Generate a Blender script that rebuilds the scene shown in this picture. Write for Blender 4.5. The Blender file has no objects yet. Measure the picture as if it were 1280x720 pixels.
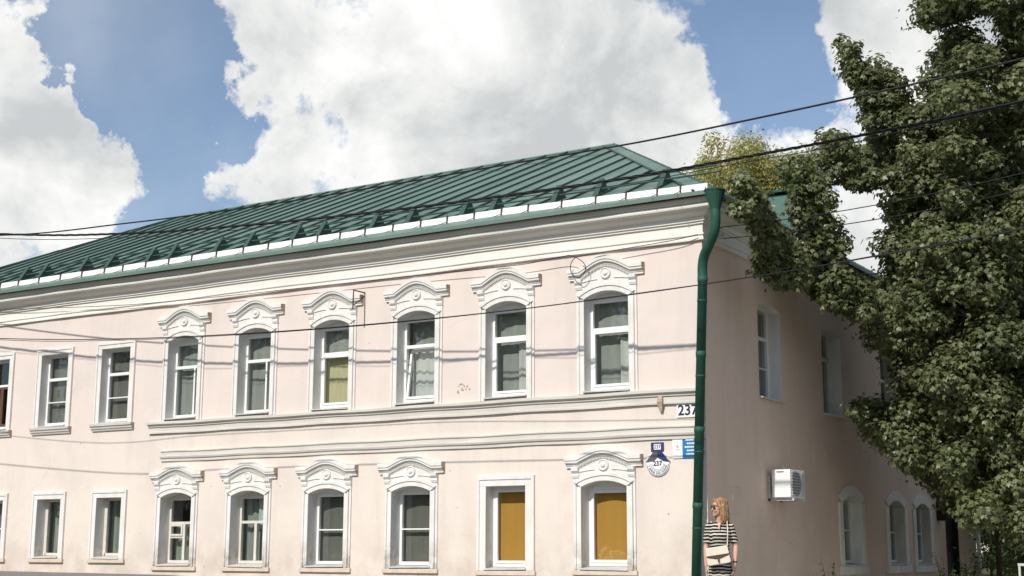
import bpy, bmesh, math, random
import numpy as np
from mathutils import Vector, Matrix
from mathutils.geometry import tessellate_polygon

sc = bpy.context.scene
col = sc.collection
R = math.radians
random.seed(7)
rng = np.random.default_rng(11)

# ------------------------------------------------------------------ camera
CAM = np.array([8.725, -19.551, 1.0])
FPX = 1768.0
def axes(yaw, pitch, roll):
    cy, sy, cp, sp = math.cos(yaw), math.sin(yaw), math.cos(pitch), math.sin(pitch)
    f = np.array([sy*cp, cy*cp, sp]); r = np.array([cy, -sy, 0.]); d = np.cross(f, r)
    cr, sr = math.cos(roll), math.sin(roll)
    return np.array([cr*r+sr*d, -sr*r+cr*d, f])
AX = axes(R(-31.87), R(10.70), R(-0.17))
cam = bpy.data.cameras.new('camera')
cam.sensor_width = 36; cam.lens = FPX/1280*36
cam.clip_start = .1; cam.clip_end = 3000
co = bpy.data.objects.new('camera', cam); col.objects.link(co)
mw = Matrix.Identity(4)
for i in range(3):
    mw[i][0] = AX[0][i]; mw[i][1] = -AX[1][i]; mw[i][2] = -AX[2][i]; mw[i][3] = CAM[i]
co.matrix_world = mw
sc.camera = co
def ray(px, py): return AX.T @ np.array([(px-640)/FPX, (py-360)/FPX, 1.])
def at(px, py, dist): return CAM + ray(px, py)*dist      # a surveyed bearing and a distance -> a point of the place

# ------------------------------------------------------------------ light
SUN_EL, SUN_AZ = 40.0, 1.0                    # from the south, a hair to the left of the facade's normal
to_sun = Vector((-math.sin(R(SUN_AZ))*math.cos(R(SUN_EL)), -math.cos(R(SUN_AZ))*math.cos(R(SUN_EL)), math.sin(R(SUN_EL))))
sl = bpy.data.lights.new('sun', 'SUN'); sl.energy = 2.8; sl.angle = R(.53); sl.color = (1, .955, .88)
so = bpy.data.objects.new('sun', sl); col.objects.link(so)
so.rotation_euler = (-to_sun).to_track_quat('-Z', 'Y').to_euler(); so.location = (0, -30, 30)

w = bpy.data.worlds.new('World'); sc.world = w; w.use_nodes = True
nt = w.node_tree; nt.nodes.clear()
def N(t, **k):
    n = nt.nodes.new(t)
    for a, b in k.items(): setattr(n, a, b)
    return n
def L(a, b): nt.links.new(a, b)
def mth(op, a, b=None, c=None):
    n = N('ShaderNodeMath', operation=op)
    for i, v in enumerate((a, b, c)):
        if v is None: continue
        if isinstance(v, (int, float)): n.inputs[i].default_value = v
        else: L(v, n.inputs[i])
    return n.outputs[0]
sky = N('ShaderNodeTexSky', sky_type='NISHITA'); sky.sun_disc = False
sky.sun_elevation = R(SUN_EL); sky.sun_rotation = R(180+SUN_AZ); sky.air_density = 1.0; sky.dust_density = .3; sky.ozone_density = 2.2
bg1 = N('ShaderNodeBackground'); bg1.inputs[1].default_value = .078; L(sky.outputs[0], bg1.inputs[0])
tc = N('ShaderNodeTexCoord'); D = tc.outputs['Generated']
def noise(vec, scale, detail, rough, dist=0, off=(0, 0, 0)):
    mp = N('ShaderNodeMapping'); mp.inputs['Location'].default_value = off; L(vec, mp.inputs[0])
    n = N('ShaderNodeTexNoise'); n.inputs['Scale'].default_value = scale; n.inputs['Detail'].default_value = detail
    n.inputs['Roughness'].default_value = rough; n.inputs['Distortion'].default_value = dist
    L(mp.outputs[0], n.inputs['Vector']); return n.outputs[0]
n1 = noise(D, 7, 10, .6, .35, (3.1, 1.7, .4))
n2 = noise(D, 30, 12, .66, .35, (8.1, 4.7, 2.4))
base = mth('ADD', mth('MULTIPLY', mth('SUBTRACT', n1, .43), 1.5), mth('MULTIPLY', mth('SUBTRACT', n2, .5), 1.0))
# the large cumulus heaps and the clear patches between them, as directions in the sky
heaps = [(0, 110, 85, .8), (40, 215, 90, .8), (105, 255, 45, .35), (40, 315, 90, .6), (0, 25, 45, .5),
         (320, 40, 85, .8), (300, 225, 40, .6), (360, 215, 50, .5), (430, 60, 120, .7), (560, 80, 150, .7), (700, 60, 150, .7), (800, 125, 110, .6), (500, 180, 110, .5), 
         (620, 190, 120, .5), (780, 200, 130, .4), (1085, 40, 60, .6), (1190, 60, 130, .6), (1010, 190, 100, .45), (900, 215, 80, .4), (1200, 250, 160, .5),
         (150, 35, 95, -.95), (195, 125, 80, -.9), (245, 165, 45, -.7), (215, 255, 62, -.75), (130, 110, 50, -.5), (935, 55, 85, -.85), (985, 95, 60, -.6), (200, 195, 60, -.5), (385, 165, 40, -.3), (205, 208, 24, 1.0), (98, 150, 36, .7), (78, 62, 42, -.6), (125, 205, 34, .5), (275, 120, 40, .5), (290, 165, 30, -.5)]
def warp(vec, scale, detail, amp, off):                       # billowing of the cloud outlines
    n = N('ShaderNodeTexNoise'); n.inputs['Scale'].default_value = scale; n.inputs['Detail'].default_value = detail; n.inputs['Roughness'].default_value = .6
    mp = N('ShaderNodeMapping'); mp.inputs['Location'].default_value = off; L(D, mp.inputs[0]); L(mp.outputs[0], n.inputs['Vector'])
    a = N('ShaderNodeVectorMath', operation='SUBTRACT'); L(n.outputs['Color'], a.inputs[0]); a.inputs[1].default_value = (.5, .5, .5)
    b = N('ShaderNodeVectorMath', operation='SCALE'); L(a.outputs[0], b.inputs[0]); b.inputs[3].default_value = amp
    c = N('ShaderNodeVectorMath', operation='ADD'); L(vec, c.inputs[0]); L(b.outputs[0], c.inputs[1]); return c.outputs[0]
DW = warp(warp(D, 14, 10, .13, (2, 3, 5)), 45, 8, .035, (7, 1, 4))
acc = base
for px, py, rad, wt in heaps:
    d = ray(px, py); d /= np.linalg.norm(d)
    vm = N('ShaderNodeVectorMath', operation='DISTANCE'); L(DW, vm.inputs[0]); vm.inputs[1].default_value = tuple(d)
    mr = N('ShaderNodeMapRange', interpolation_type='SMOOTHERSTEP'); L(vm.outputs['Value'], mr.inputs[0])
    mr.inputs[1].default_value = rad/FPX*1.45; mr.inputs[2].default_value = rad/FPX*.25; mr.inputs[3].default_value = 0; mr.inputs[4].default_value = wt*(.5 if wt > 0 else .62)
    acc = mth('ADD', acc, mr.outputs[0])
mk = N('ShaderNodeMapRange', interpolation_type='SMOOTHSTEP'); L(acc, mk.inputs[0])
mk.inputs[1].default_value = .0; mk.inputs[2].default_value = .36
thin = N('ShaderNodeMapRange'); L(noise(D, 2.5, 4, .55, .4, (1, 5, 2)), thin.inputs[0]); thin.inputs[1].default_value = .45; thin.inputs[2].default_value = .8; thin.inputs[3].default_value = .06; thin.inputs[4].default_value = .38
mask = mth('MAXIMUM', mk.outputs[0], thin.outputs[0])
n3 = noise(D, 9, 10, .6, .3, (5.3, 2.2, 7.9))
sh = mth('ADD', mth('MULTIPLY', n3, 1.25), mth('MULTIPLY', acc, -.13))
cr = N('ShaderNodeValToRGB'); L(sh, cr.inputs[0])
cr.color_ramp.elements[0].position = .38; cr.color_ramp.elements[0].color = (.50, .52, .53, 1)
cr.color_ramp.elements[1].position = .80; cr.color_ramp.elements[1].color = (.92, .92, .90, 1)
e = cr.color_ramp.elements.new(.57); e.color = (.70, .71, .70, 1)
bg2 = N('ShaderNodeBackground'); L(cr.outputs[0], bg2.inputs[0]); bg2.inputs[1].default_value = .81
mx = N('ShaderNodeMixShader'); L(mask, mx.inputs[0]); L(bg1.outputs[0], mx.inputs[1]); L(bg2.outputs[0], mx.inputs[2])
ow = N('ShaderNodeOutputWorld'); L(mx.outputs[0], ow.inputs[0])
w.cycles.sampling_method = 'MANUAL'; w.cycles.sample_map_resolution = 512

vs = sc.view_settings; vs.view_transform = 'Standard'; vs.look = 'None'; vs.exposure = 0.57; vs.gamma = 1; vs.use_curve_mapping = False
sc.cycles.max_bounces = 6; sc.cycles.transparent_max_bounces = 12; sc.cycles.caustics_reflective = False; sc.cycles.caustics_refractive = False
sc.cycles.use_denoising = True

# ------------------------------------------------------------------ materials
def mat(name, color, rough=.8, spec=.3, metal=0, var=None, vscale=3, vdet=5, bump=0, bscale=40, stretch=None, second=None, trans=0):
    m = bpy.data.materials.new(name); m.use_nodes = True
    t = m.node_tree; b = t.nodes['Principled BSDF']
    b.inputs['Roughness'].default_value = rough; b.inputs['Specular IOR Level'].default_value = spec; b.inputs['Metallic'].default_value = metal
    b.inputs['Base Color'].default_value = (*color, 1)
    tcn = t.nodes.new('ShaderNodeTexCoord'); vec = tcn.outputs['Object']
    if var:
        mp = t.nodes.new('ShaderNodeMapping'); mp.inputs['Scale'].default_value = stretch or (1, 1, 1); t.links.new(vec, mp.inputs[0])
        n = t.nodes.new('ShaderNodeTexNoise'); n.inputs['Scale'].default_value = vscale; n.inputs['Detail'].default_value = vdet; n.inputs['Roughness'].default_value = .6
        t.links.new(mp.outputs[0], n.inputs['Vector'])
        r = t.nodes.new('ShaderNodeValToRGB'); r.color_ramp.elements[0].position = .32; r.color_ramp.elements[1].position = .68
        r.color_ramp.elements[0].color = (*var, 1); r.color_ramp.elements[1].color = (*color, 1)
        t.links.new(n.outputs[0], r.inputs[0]); t.links.new(r.outputs[0], b.inputs['Base Color'])
    if bump:
        n = t.nodes.new('ShaderNodeTexNoise'); n.inputs['Scale'].default_value = bscale; n.inputs['Detail'].default_value = 6; t.links.new(vec, n.inputs['Vector'])
        bp = t.nodes.new('ShaderNodeBump'); bp.inputs['Strength'].default_value = bump; bp.inputs['Distance'].default_value = .01
        t.links.new(n.outputs[0], bp.inputs['Height']); t.links.new(bp.outputs[0], b.inputs['Normal'])
    return m

def plaster(name, upper, lower, zsplit, zblend, dirt):
    m = bpy.data.materials.new(name); m.use_nodes = True; t = m.node_tree; b = t.nodes['Principled BSDF']
    b.inputs['Roughness'].default_value = .9; b.inputs['Specular IOR Level'].default_value = .15
    def n_(ty, **k):
        n = t.nodes.new(ty)
        for a, v in k.items(): setattr(n, a, v)
        return n
    tcn = n_('ShaderNodeTexCoord'); vec = tcn.outputs['Object']
    sx = n_('ShaderNodeSeparateXYZ'); t.links.new(vec, sx.inputs[0])
    def nz(scale, det, st=(1, 1, 1), rough=.6):
        mp = n_('ShaderNodeMapping'); mp.inputs['Scale'].default_value = st; t.links.new(vec, mp.inputs[0])
        n = n_('ShaderNodeTexNoise'); n.inputs['Scale'].default_value = scale; n.inputs['Detail'].default_value = det; n.inputs['Roughness'].default_value = rough
        t.links.new(mp.outputs[0], n.inputs['Vector']); return n.outputs[0]
    def mp_(v, a, c, lo=0., hi=1.):
        r = n_('ShaderNodeMapRange'); t.links.new(v, r.inputs[0]); r.inputs[1].default_value = a; r.inputs[2].default_value = c; r.inputs[3].default_value = lo; r.inputs[4].default_value = hi; return r.outputs[0]
    def mix(f, a, c, bt='MIX'):
        x = n_('ShaderNodeMix', data_type='RGBA', blend_type=bt)
        if isinstance(f, float): x.inputs[0].default_value = f
        else: t.links.new(f, x.inputs[0])
        for i, v in ((6, a), (7, c)):
            if isinstance(v, tuple): x.inputs[i].default_value = (*v, 1)
            else: t.links.new(v, x.inputs[i])
        return x.outputs[2]
    def ma(op, a, c):
        x = n_('ShaderNodeMath', operation=op)
        for i, v in ((0, a), (1, c)):
            if isinstance(v, float): x.inputs[i].default_value = v
            else: t.links.new(v, x.inputs[i])
        return x.outputs[0]
    zz = ma('ADD', sx.outputs[2], ma('MULTIPLY', nz(.9, 4), .5))
    c = mix(mp_(zz, zsplit+.25-zblend, zsplit+.25+zblend), lower, upper)
    dk = tuple(v*.86 for v in upper)
    c = mix(ma('MULTIPLY', mp_(nz(.75, 8, rough=.7), .47, .60), .75), c, tuple(a*b_ for a, b_ in zip(lower, (.90, .91, .93))))     # repainted blotches
    c = mix(ma('MULTIPLY', mp_(nz(2.4, 7, (1, 1, .13)), .50, .72), .55), c, dk)                     # rain streaks
    c = mix(ma('MULTIPLY', mp_(nz(9, 8, rough=.72), .60, .74), .42), c, tuple(v*.80 for v in lower))      # scuffs
    c = mix(ma('MULTIPLY', mp_(nz(26, 3), .69, .74), .35), c, (.42, .36, .31))                     # chips
    lowd = ma('MULTIPLY', mp_(sx.outputs[2], .75, 1.7, 1., 0.), mp_(nz(1.7, 8, rough=.7), .40, .62))
    c = mix(ma('MULTIPLY', lowd, dirt), c, (.46, .36, .27))
    wv = n_('ShaderNodeVectorMath', operation='ADD'); wn = n_('ShaderNodeTexNoise'); wn.inputs['Scale'].default_value = 2.5; wn.inputs['Detail'].default_value = 6; t.links.new(vec, wn.inputs['Vector']); sc_ = n_('ShaderNodeVectorMath', operation='SCALE'); sc_.inputs[3].default_value = .5; t.links.new(wn.outputs['Color'], sc_.inputs[0]); t.links.new(vec, wv.inputs[0]); t.links.new(sc_.outputs[0], wv.inputs[1])
    vo = n_('ShaderNodeTexVoronoi', feature='DISTANCE_TO_EDGE'); vo.inputs['Scale'].default_value = .42; t.links.new(wv.outputs[0], vo.inputs['Vector'])
    c = mix(ma('MULTIPLY', mp_(vo.outputs['Distance'], .002, .006, 1., 0.), mp_(nz(.5, 3), .50, .60, 0., .2)), c, (.38, .31, .27))    # hairline cracks
    t.links.new(c, b.inputs['Base Color'])
    bp = n_('ShaderNodeBump'); bp.inputs['Strength'].default_value = .35; bp.inputs['Distance'].default_value = .02
    h = ma('ADD', ma('MULTIPLY', nz(3, 5), 1.2), ma('MULTIPLY', nz(45, 5), .16))
    t.links.new(h, bp.inputs['Height']); t.links.new(bp.outputs[0], b.inputs['Normal'])
    return m

M = {}
M['facade'] = plaster('facade_plaster', (.715, .617, .565), (.73, .648, .576), 3.25, .3, .5)
M['sidewall'] = plaster('side_plaster', (.74, .575, .485), (.74, .58, .48), 3.0, .5, .25)
M['trim'] = mat('white_lime_paint', (.78, .765, .735), .85, .2, var=(.66, .635, .595), vscale=4, vdet=8, bump=.3, bscale=30, stretch=(1, 1, .5))
M['cornice'] = mat('cornice_paint', (.80, .775, .72), .85, .2, var=(.71, .675, .61), vscale=3, vdet=8, bump=.3, bscale=25, stretch=(.35, 1, 1.5))
M['band'] = mat('band_paint', (.66, .625, .575), .85, .2, var=(.54, .505, .46), vscale=5, vdet=8, bump=.35, bscale=28, stretch=(.3, 1, 1.5))
M['worn'] = mat('worn_brick_edge', (.58, .50, .43), .95, .1, var=(.32, .235, .175), vscale=16, bump=.6, bscale=50)
M['peach'] = mat('peach_sill_plaster', (.67, .575, .48), .9, .15, var=(.58, .475, .38), vscale=8, bump=.3)
M['pvc'] = mat('white_pvc', (.80, .80, .79), .35, .4)
M['oldwood'] = mat('old_white_wood', (.70, .68, .63), .7, .3, var=(.56, .52, .46), vscale=30, stretch=(1, 1, .2))
M['brownwood'] = mat('brown_wood', (.13, .065, .04), .6, .3, var=(.08, .04, .025), vscale=20, stretch=(1, 1, .2))
M['zinc'] = mat('zinc_sill', (.62, .62, .60), .5, .4, var=(.48, .48, .46), vscale=9)
M['roof'] = mat('green_roof_metal', (.138, .212, .178), .45, .4, var=(.112, .178, .148), vscale=1.1, vdet=8, bump=.5, bscale=2.2)
_t = M['roof'].node_tree; _b = _t.nodes['Principled BSDF']; _src = _b.inputs['Base Color'].links[0].from_socket
_oi = _t.nodes.new('ShaderNodeObjectInfo'); _mr = _t.nodes.new('ShaderNodeMapRange'); _t.links.new(_oi.outputs['Random'], _mr.inputs[0]); _mr.inputs[3].default_value = .86; _mr.inputs[4].default_value = 1.12
_hs = _t.nodes.new('ShaderNodeHueSaturation'); _t.links.new(_mr.outputs[0], _hs.inputs['Value']); _t.links.new(_src, _hs.inputs['Color']); _t.links.new(_hs.outputs[0], _b.inputs['Base Color'])      # each sheet faded a little differently
M['roofdark'] = mat('green_roof_seam', (.04, .08, .065), .45, .4)
M['pipe'] = mat('green_downpipe_paint', (.024, .095, .064), .6, .3, var=(.016, .072, .048), vscale=5, bump=.1, bscale=8)
M['dormer'] = mat('green_dormer_metal', (.085, .175, .148), .5, .4, var=(.07, .15, .125), vscale=1.5)
M['gut'] = mat('galvanised_gutter', (.81, .81, .80), .6, .4, var=(.76, .755, .74), vscale=2.5)
M['rust'] = mat('rusty_steel', (.13, .075, .055), .8, .3, var=(.08, .045, .035), vscale=40)
M['soffit'] = mat('dark_soffit_board', (.13, .10, .08), .9, .1)
M['inside'] = mat('interior_plaster', (.52, .50, .44), .9, .1, var=(.44, .42, .37), vscale=2)
M['curtain'] = mat('grey_curtain', (.66, .67, .64), .9, .1, var=(.54, .55, .52), vscale=6, stretch=(3, 1, .3))
M['curtaing'] = mat('green_grey_curtain', (.34, .38, .35), .9, .1, var=(.22, .255, .235), vscale=5, stretch=(3, 1, .3))
M['curtainy'] = mat('yellow_curtain', (.66, .62, .40), .9, .1, var=(.56, .51, .30), vscale=6, stretch=(4, 1, .4))
M['net'] = mat('dusty_net_curtain', (.19, .19, .176), .9, .1, var=(.155, .156, .145), vscale=4, stretch=(2.5, 1, .3))
M['sheer'] = mat('sheer_curtain', (.36, .38, .362), .9, .1, var=(.29, .31, .296), vscale=3, stretch=(2.5, 1, .3))
M['blind'] = mat('ochre_blind', (.58, .315, .07), .8, .2, var=(.54, .285, .06), vscale=4, stretch=(2, 1, .3))
M['black'] = mat('dark_plastic', (.015, .015, .016), .5, .4)
M['white'] = mat('white_enamel', (.80, .80, .79), .4, .4)
M['darkdoor'] = mat('dark_door_paint', (.022, .02, .018), .6, .3, var=(.016, .014, .013), vscale=7)
M['blue'] = mat('blue_enamel', (.02, .19, .42), .4, .4)
M['navy'] = mat('navy_enamel', (.028, .035, .13), .45, .4)
M['ink'] = mat('dark_ink', (.025, .028, .045), .5, .3)
M['grey'] = mat('grey_plate', (.10, .10, .11), .5, .3)
M['pinkmark'] = mat('pale_red_mark', (.62, .33, .31), .6, .3)
M['cable'] = mat('black_cable', (.012, .012, .013), .6, .3)
M['asphalt'] = mat('asphalt', (.085, .083, .08), .95, .15, var=(.055, .054, .052), vscale=3, vdet=9, bump=.6, bscale=60)
M['pave'] = mat('pavement_asphalt', (.24, .23, .215), .95, .15, var=(.18, .172, .16), vscale=2.5, vdet=9, bump=.5, bscale=50)
M['kerb'] = mat('kerb_concrete', (.36, .35, .33), .9, .2, var=(.28, .27, .25), vscale=6, bump=.4)
M['soil'] = mat('grassy_soil', (.11, .11, .055), .95, .1, var=(.075, .07, .04), vscale=1.4, vdet=9, bump=.6, bscale=30)
M['bark'] = mat('maple_bark', (.11, .085, .062), .95, .1, var=(.06, .047, .035), vscale=14, bump=.8, bscale=25, stretch=(1, 1, .25))
M['birchbark'] = mat('birch_bark', (.75, .73, .69), .8, .2, var=(.50, .48, .44), vscale=5, vdet=3, stretch=(1, 1, 3))
M['galv'] = mat('galvanised_post', (.55, .55, .53), .5, .5, var=(.45, .45, .43), vscale=9)

def stained(name, z_lo, z_hi):
    m = M['trim'].copy(); m.name = name; t = m.node_tree; b = t.nodes['Principled BSDF']; src = b.inputs['Base Color'].links[0].from_socket
    tcn = t.nodes.new('ShaderNodeTexCoord'); sx = t.nodes.new('ShaderNodeSeparateXYZ'); t.links.new(tcn.outputs['Object'], sx.inputs[0])
    r = t.nodes.new('ShaderNodeMapRange'); t.links.new(sx.outputs[2], r.inputs[0]); r.inputs[1].default_value = z_hi; r.inputs[2].default_value = z_lo
    n = t.nodes.new('ShaderNodeTexNoise'); n.inputs['Scale'].default_value = 6; n.inputs['Detail'].default_value = 8; n.inputs['Roughness'].default_value = .7; 
    oi = t.nodes.new('ShaderNodeObjectInfo'); va = t.nodes.new('ShaderNodeVectorMath'); va.operation = 'ADD'; t.links.new(tcn.outputs['Object'], va.inputs[0]); t.links.new(oi.outputs['Location'], va.inputs[1]); t.links.new(va.outputs[0], n.inputs['Vector'])
    r2 = t.nodes.new('ShaderNodeMapRange'); t.links.new(n.outputs[0], r2.inputs[0]); r2.inputs[1].default_value = .36; r2.inputs[2].default_value = .62
    mu = t.nodes.new('ShaderNodeMath'); mu.operation = 'MULTIPLY'; t.links.new(r.outputs[0], mu.inputs[0]); t.links.new(r2.outputs[0], mu.inputs[1])
    mx_ = t.nodes.new('ShaderNodeMix'); mx_.data_type = 'RGBA'; t.links.new(mu.outputs[0], mx_.inputs[0]); t.links.new(src, mx_.inputs[6]); mx_.inputs[7].default_value = (.30, .25, .20, 1); t.links.new(mx_.outputs[2], b.inputs['Base Color']); return m
M['trimlow'] = stained('white_lime_paint_stained', .75, 1.32)

def glass():
    m = bpy.data.materials.new('window_glass'); m.use_nodes = True; t = m.node_tree; t.nodes.clear()
    o = t.nodes.new('ShaderNodeOutputMaterial'); mxs = t.nodes.new('ShaderNodeMixShader'); tr = t.nodes.new('ShaderNodeBsdfTransparent'); gl = t.nodes.new('ShaderNodeBsdfGlossy')
    tr.inputs[0].default_value = (.85, .87, .84, 1); gl.inputs['Roughness'].default_value = .015; gl.inputs[0].default_value = (.92, .95, .93, 1)
    lw = t.nodes.new('ShaderNodeLayerWeight'); pw = t.nodes.new('ShaderNodeMath'); pw.operation = 'POWER'; pw.inputs[1].default_value = 5; t.links.new(lw.outputs['Facing'], pw.inputs[0])
    fr = t.nodes.new('ShaderNodeMath'); fr.operation = 'MULTIPLY_ADD'; fr.inputs[1].default_value = .86; fr.inputs[2].default_value = .11; t.links.new(pw.outputs[0], fr.inputs[0])
    nz = t.nodes.new('ShaderNodeTexNoise'); nz.inputs['Scale'].default_value = 2.2; nz.inputs['Detail'].default_value = 2
    bp = t.nodes.new('ShaderNodeBump'); bp.inputs['Strength'].default_value = .12; bp.inputs['Distance'].default_value = .03
    tcn = t.nodes.new('ShaderNodeTexCoord'); t.links.new(tcn.outputs['Object'], nz.inputs['Vector']); t.links.new(nz.outputs[0], bp.inputs['Height']); t.links.new(bp.outputs[0], gl.inputs['Normal'])
    t.links.new(fr.outputs[0], mxs.inputs[0]); t.links.new(tr.outputs[0], mxs.inputs[1]); t.links.new(gl.outputs[0], mxs.inputs[2]); t.links.new(mxs.outputs[0], o.inputs[0])
    return m
M['glass'] = glass()

def leafmat(name, c1, c2, c3, rough=.42, spec=.5, tr=.32):
    m = bpy.data.materials.new(name); m.use_nodes = True; t = m.node_tree; b = t.nodes['Principled BSDF']; o = t.nodes['Material Output']
    g = t.nodes.new('ShaderNodeNewGeometry'); r = t.nodes.new('ShaderNodeValToRGB'); t.links.new(g.outputs['Random Per Island'], r.inputs[0])
    r.color_ramp.elements[0].color = (*c1, 1); r.color_ramp.elements[1].color = (*c3, 1); r.color_ramp.elements[1].position = 1
    e = r.color_ramp.elements.new(.6); e.color = (*c2, 1)
    tcn = t.nodes.new('ShaderNodeTexCoord'); nz = t.nodes.new('ShaderNodeTexNoise'); nz.inputs['Scale'].default_value = 1.1; nz.inputs['Detail'].default_value = 3; t.links.new(tcn.outputs['Object'], nz.inputs['Vector'])
    ad = t.nodes.new('ShaderNodeMath'); ad.operation = 'MULTIPLY_ADD'; ad.inputs[1].default_value = 1.3; ad.inputs[2].default_value = -.65; t.links.new(nz.outputs[0], ad.inputs[0]); a2 = t.nodes.new('ShaderNodeMath'); a2.operation = 'ADD'; t.links.new(ad.outputs[0], a2.inputs[0]); t.links.new(g.outputs['Random Per Island'], a2.inputs[1]); t.links.new(a2.outputs[0], r.inputs[0])
    t.links.new(r.outputs[0], b.inputs['Base Color']); b.inputs['Roughness'].default_value = rough; b.inputs['Specular IOR Level'].default_value = spec
    ts = t.nodes.new('ShaderNodeBsdfTranslucent'); hs = t.nodes.new('ShaderNodeHueSaturation'); hs.inputs['Value'].default_value = 1.25; hs.inputs['Hue'].default_value = .485
    t.links.new(r.outputs[0], hs.inputs['Color']); t.links.new(hs.outputs[0], ts.inputs[0])
    mxs = t.nodes.new('ShaderNodeMixShader'); mxs.inputs[0].default_value = tr
    t.links.new(b.outputs[0], mxs.inputs[1]); t.links.new(ts.outputs[0], mxs.inputs[2]); t.links.new(mxs.outputs[0], o.inputs[0])
    return m
M['maple'] = leafmat('maple_leaf', (.098, .125, .05), (.175, .205, .09), (.28, .295, .15), .40, .5, .48)
M['birch'] = leafmat('birch_leaf', (.24, .26, .07), (.38, .37, .12), (.52, .48, .18), .5, .3, .45)
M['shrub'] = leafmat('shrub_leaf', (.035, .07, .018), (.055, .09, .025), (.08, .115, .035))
M['weed'] = leafmat('weed_leaf', (.07, .12, .03), (.11, .16, .045), (.17, .20, .07))

# ------------------------------------------------------------------ builders
class MB:
    def __init__(s): s.v = []; s.f = []; s.mi = []
    def add(s, vs, fs, mi=0):
        k = len(s.v); s.v += [tuple(map(float, p)) for p in vs]; s.f += [tuple(i+k for i in f) for f in fs]; s.mi += [mi]*len(fs); return s
    def box(s, a, b, mi=0):
        x0, x1 = sorted((a[0], b[0])); y0, y1 = sorted((a[1], b[1])); z0, z1 = sorted((a[2], b[2]))
        return s.add([(x0, y0, z0), (x1, y0, z0), (x1, y1, z0), (x0, y1, z0), (x0, y0, z1), (x1, y0, z1), (x1, y1, z1), (x0, y1, z1)],
                     [(0, 3, 2, 1), (4, 5, 6, 7), (0, 1, 5, 4), (1, 2, 6, 5), (2, 3, 7, 6), (3, 0, 4, 7)], mi)
    def sweep(s, rings, closed=True, caps=True, mi=0):            # rings: lists of points of equal length
        n = len(rings[0]); vs = [p for r in rings for p in r]; fs = []
        for i in range(len(rings)-1):
            for j in range(n if closed else n-1):
                a, b = i*n+j, i*n+(j+1) % n; fs.append((a, b, b+n, a+n))
        if caps and closed: fs.append(tuple(range(n))[::-1]); fs.append(tuple(range((len(rings)-1)*n, len(rings)*n)))
        return s.add(vs, fs, mi)
    def tube(s, pts, rad, n=8, caps=True, mi=0):
        pts = [Vector(p) for p in pts]; rad = rad if isinstance(rad, (list, tuple)) else [rad]*len(pts); rings = []; up = None
        for i, p in enumerate(pts):
            d = (pts[min(i+1, len(pts)-1)]-pts[max(i-1, 0)]).normalized()
            if up is None: up = Vector((0, 0, 1)) if abs(d.z) < .9 else Vector((1, 0, 0))
            a = d.cross(up); a = a.normalized() if a.length > 1e-5 else Vector((1, 0, 0)); b = a.cross(d).normalized(); up = b
            rings.append([p+(a*math.cos(2*math.pi*k/n)+b*math.sin(2*math.pi*k/n))*rad[i] for k in range(n)])
        return s.sweep(rings, True, caps, mi)
    def lathe(s, prof, c=(0, 0, 0), n=16, axis='z', mi=0):
        rings = []
        for r, h in prof:
            rr = []
            for k in range(n):
                a = 2*math.pi*k/n; q = (r*math.cos(a), r*math.sin(a), h)
                if axis == 'y': q = (q[0], q[2], -q[1])
                rr.append((c[0]+q[0], c[1]+q[1], c[2]+q[2]))
            rings.append(rr)
        return s.sweep(rings, True, True, mi)
    def mesh(s, name, smooth=False):
        m = bpy.data.meshes.new(name); m.from_pydata(s.v, [], s.f); m.update()
        bm = bmesh.new(); bm.from_mesh(m); bmesh.ops.recalc_face_normals(bm, faces=bm.faces); bm.to_mesh(m); bm.free()
        if any(s.mi): m.polygons.foreach_set('material_index', s.mi)
        if smooth: m.shade_smooth()
        return m
    def build(s, name, m, parent=None, smooth=False, bevel=0):
        me = s.mesh(name, smooth)
        for mm in (m if isinstance(m, (list, tuple)) else [m]): me.materials.append(M[mm] if isinstance(mm, str) else mm)
        o = bpy.data.objects.new(name, me); col.objects.link(o); o.parent = parent
        if bevel:
            b = o.modifiers.new('bevel', 'BEVEL'); b.width = bevel; b.segments = 2; b.limit_method = 'ANGLE'
        return o
def tag(o, label=None, cat=None, group=None, kind=None):
    for k, v in (('label', label), ('category', cat), ('group', group), ('kind', kind)):
        if v: o[k] = v
    return o
def empty(name, loc=(0, 0, 0), rz=0, parent=None):
    o = bpy.data.objects.new(name, None); col.objects.link(o); o.location = loc; o.rotation_euler = (0, 0, rz); o.parent = parent; o.empty_display_size = .2; return o
def link(name, me, parent=None, loc=(0, 0, 0)):
    o = bpy.data.objects.new(name, me); col.objects.link(o); o.parent = parent; o.location = loc; return o
def text_mesh(name, body, size, m, parent, loc, rot=(R(90), 0, 0), ext=.002, bold=0.0):
    cu = bpy.data.curves.new(name, 'FONT'); cu.body = body; cu.size = size; cu.extrude = ext; cu.offset = bold; cu.align_x = 'CENTER'; cu.align_y = 'CENTER'
    tmp = bpy.data.objects.new(name, cu); col.objects.link(tmp)
    me = bpy.data.meshes.new_from_object(tmp.evaluated_get(bpy.context.evaluated_depsgraph_get()))
    bpy.data.objects.remove(tmp); me.materials.clear(); me.materials.append(M[m])
    o = link(name, me, parent, loc); o.rotation_euler = rot; return o

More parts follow.
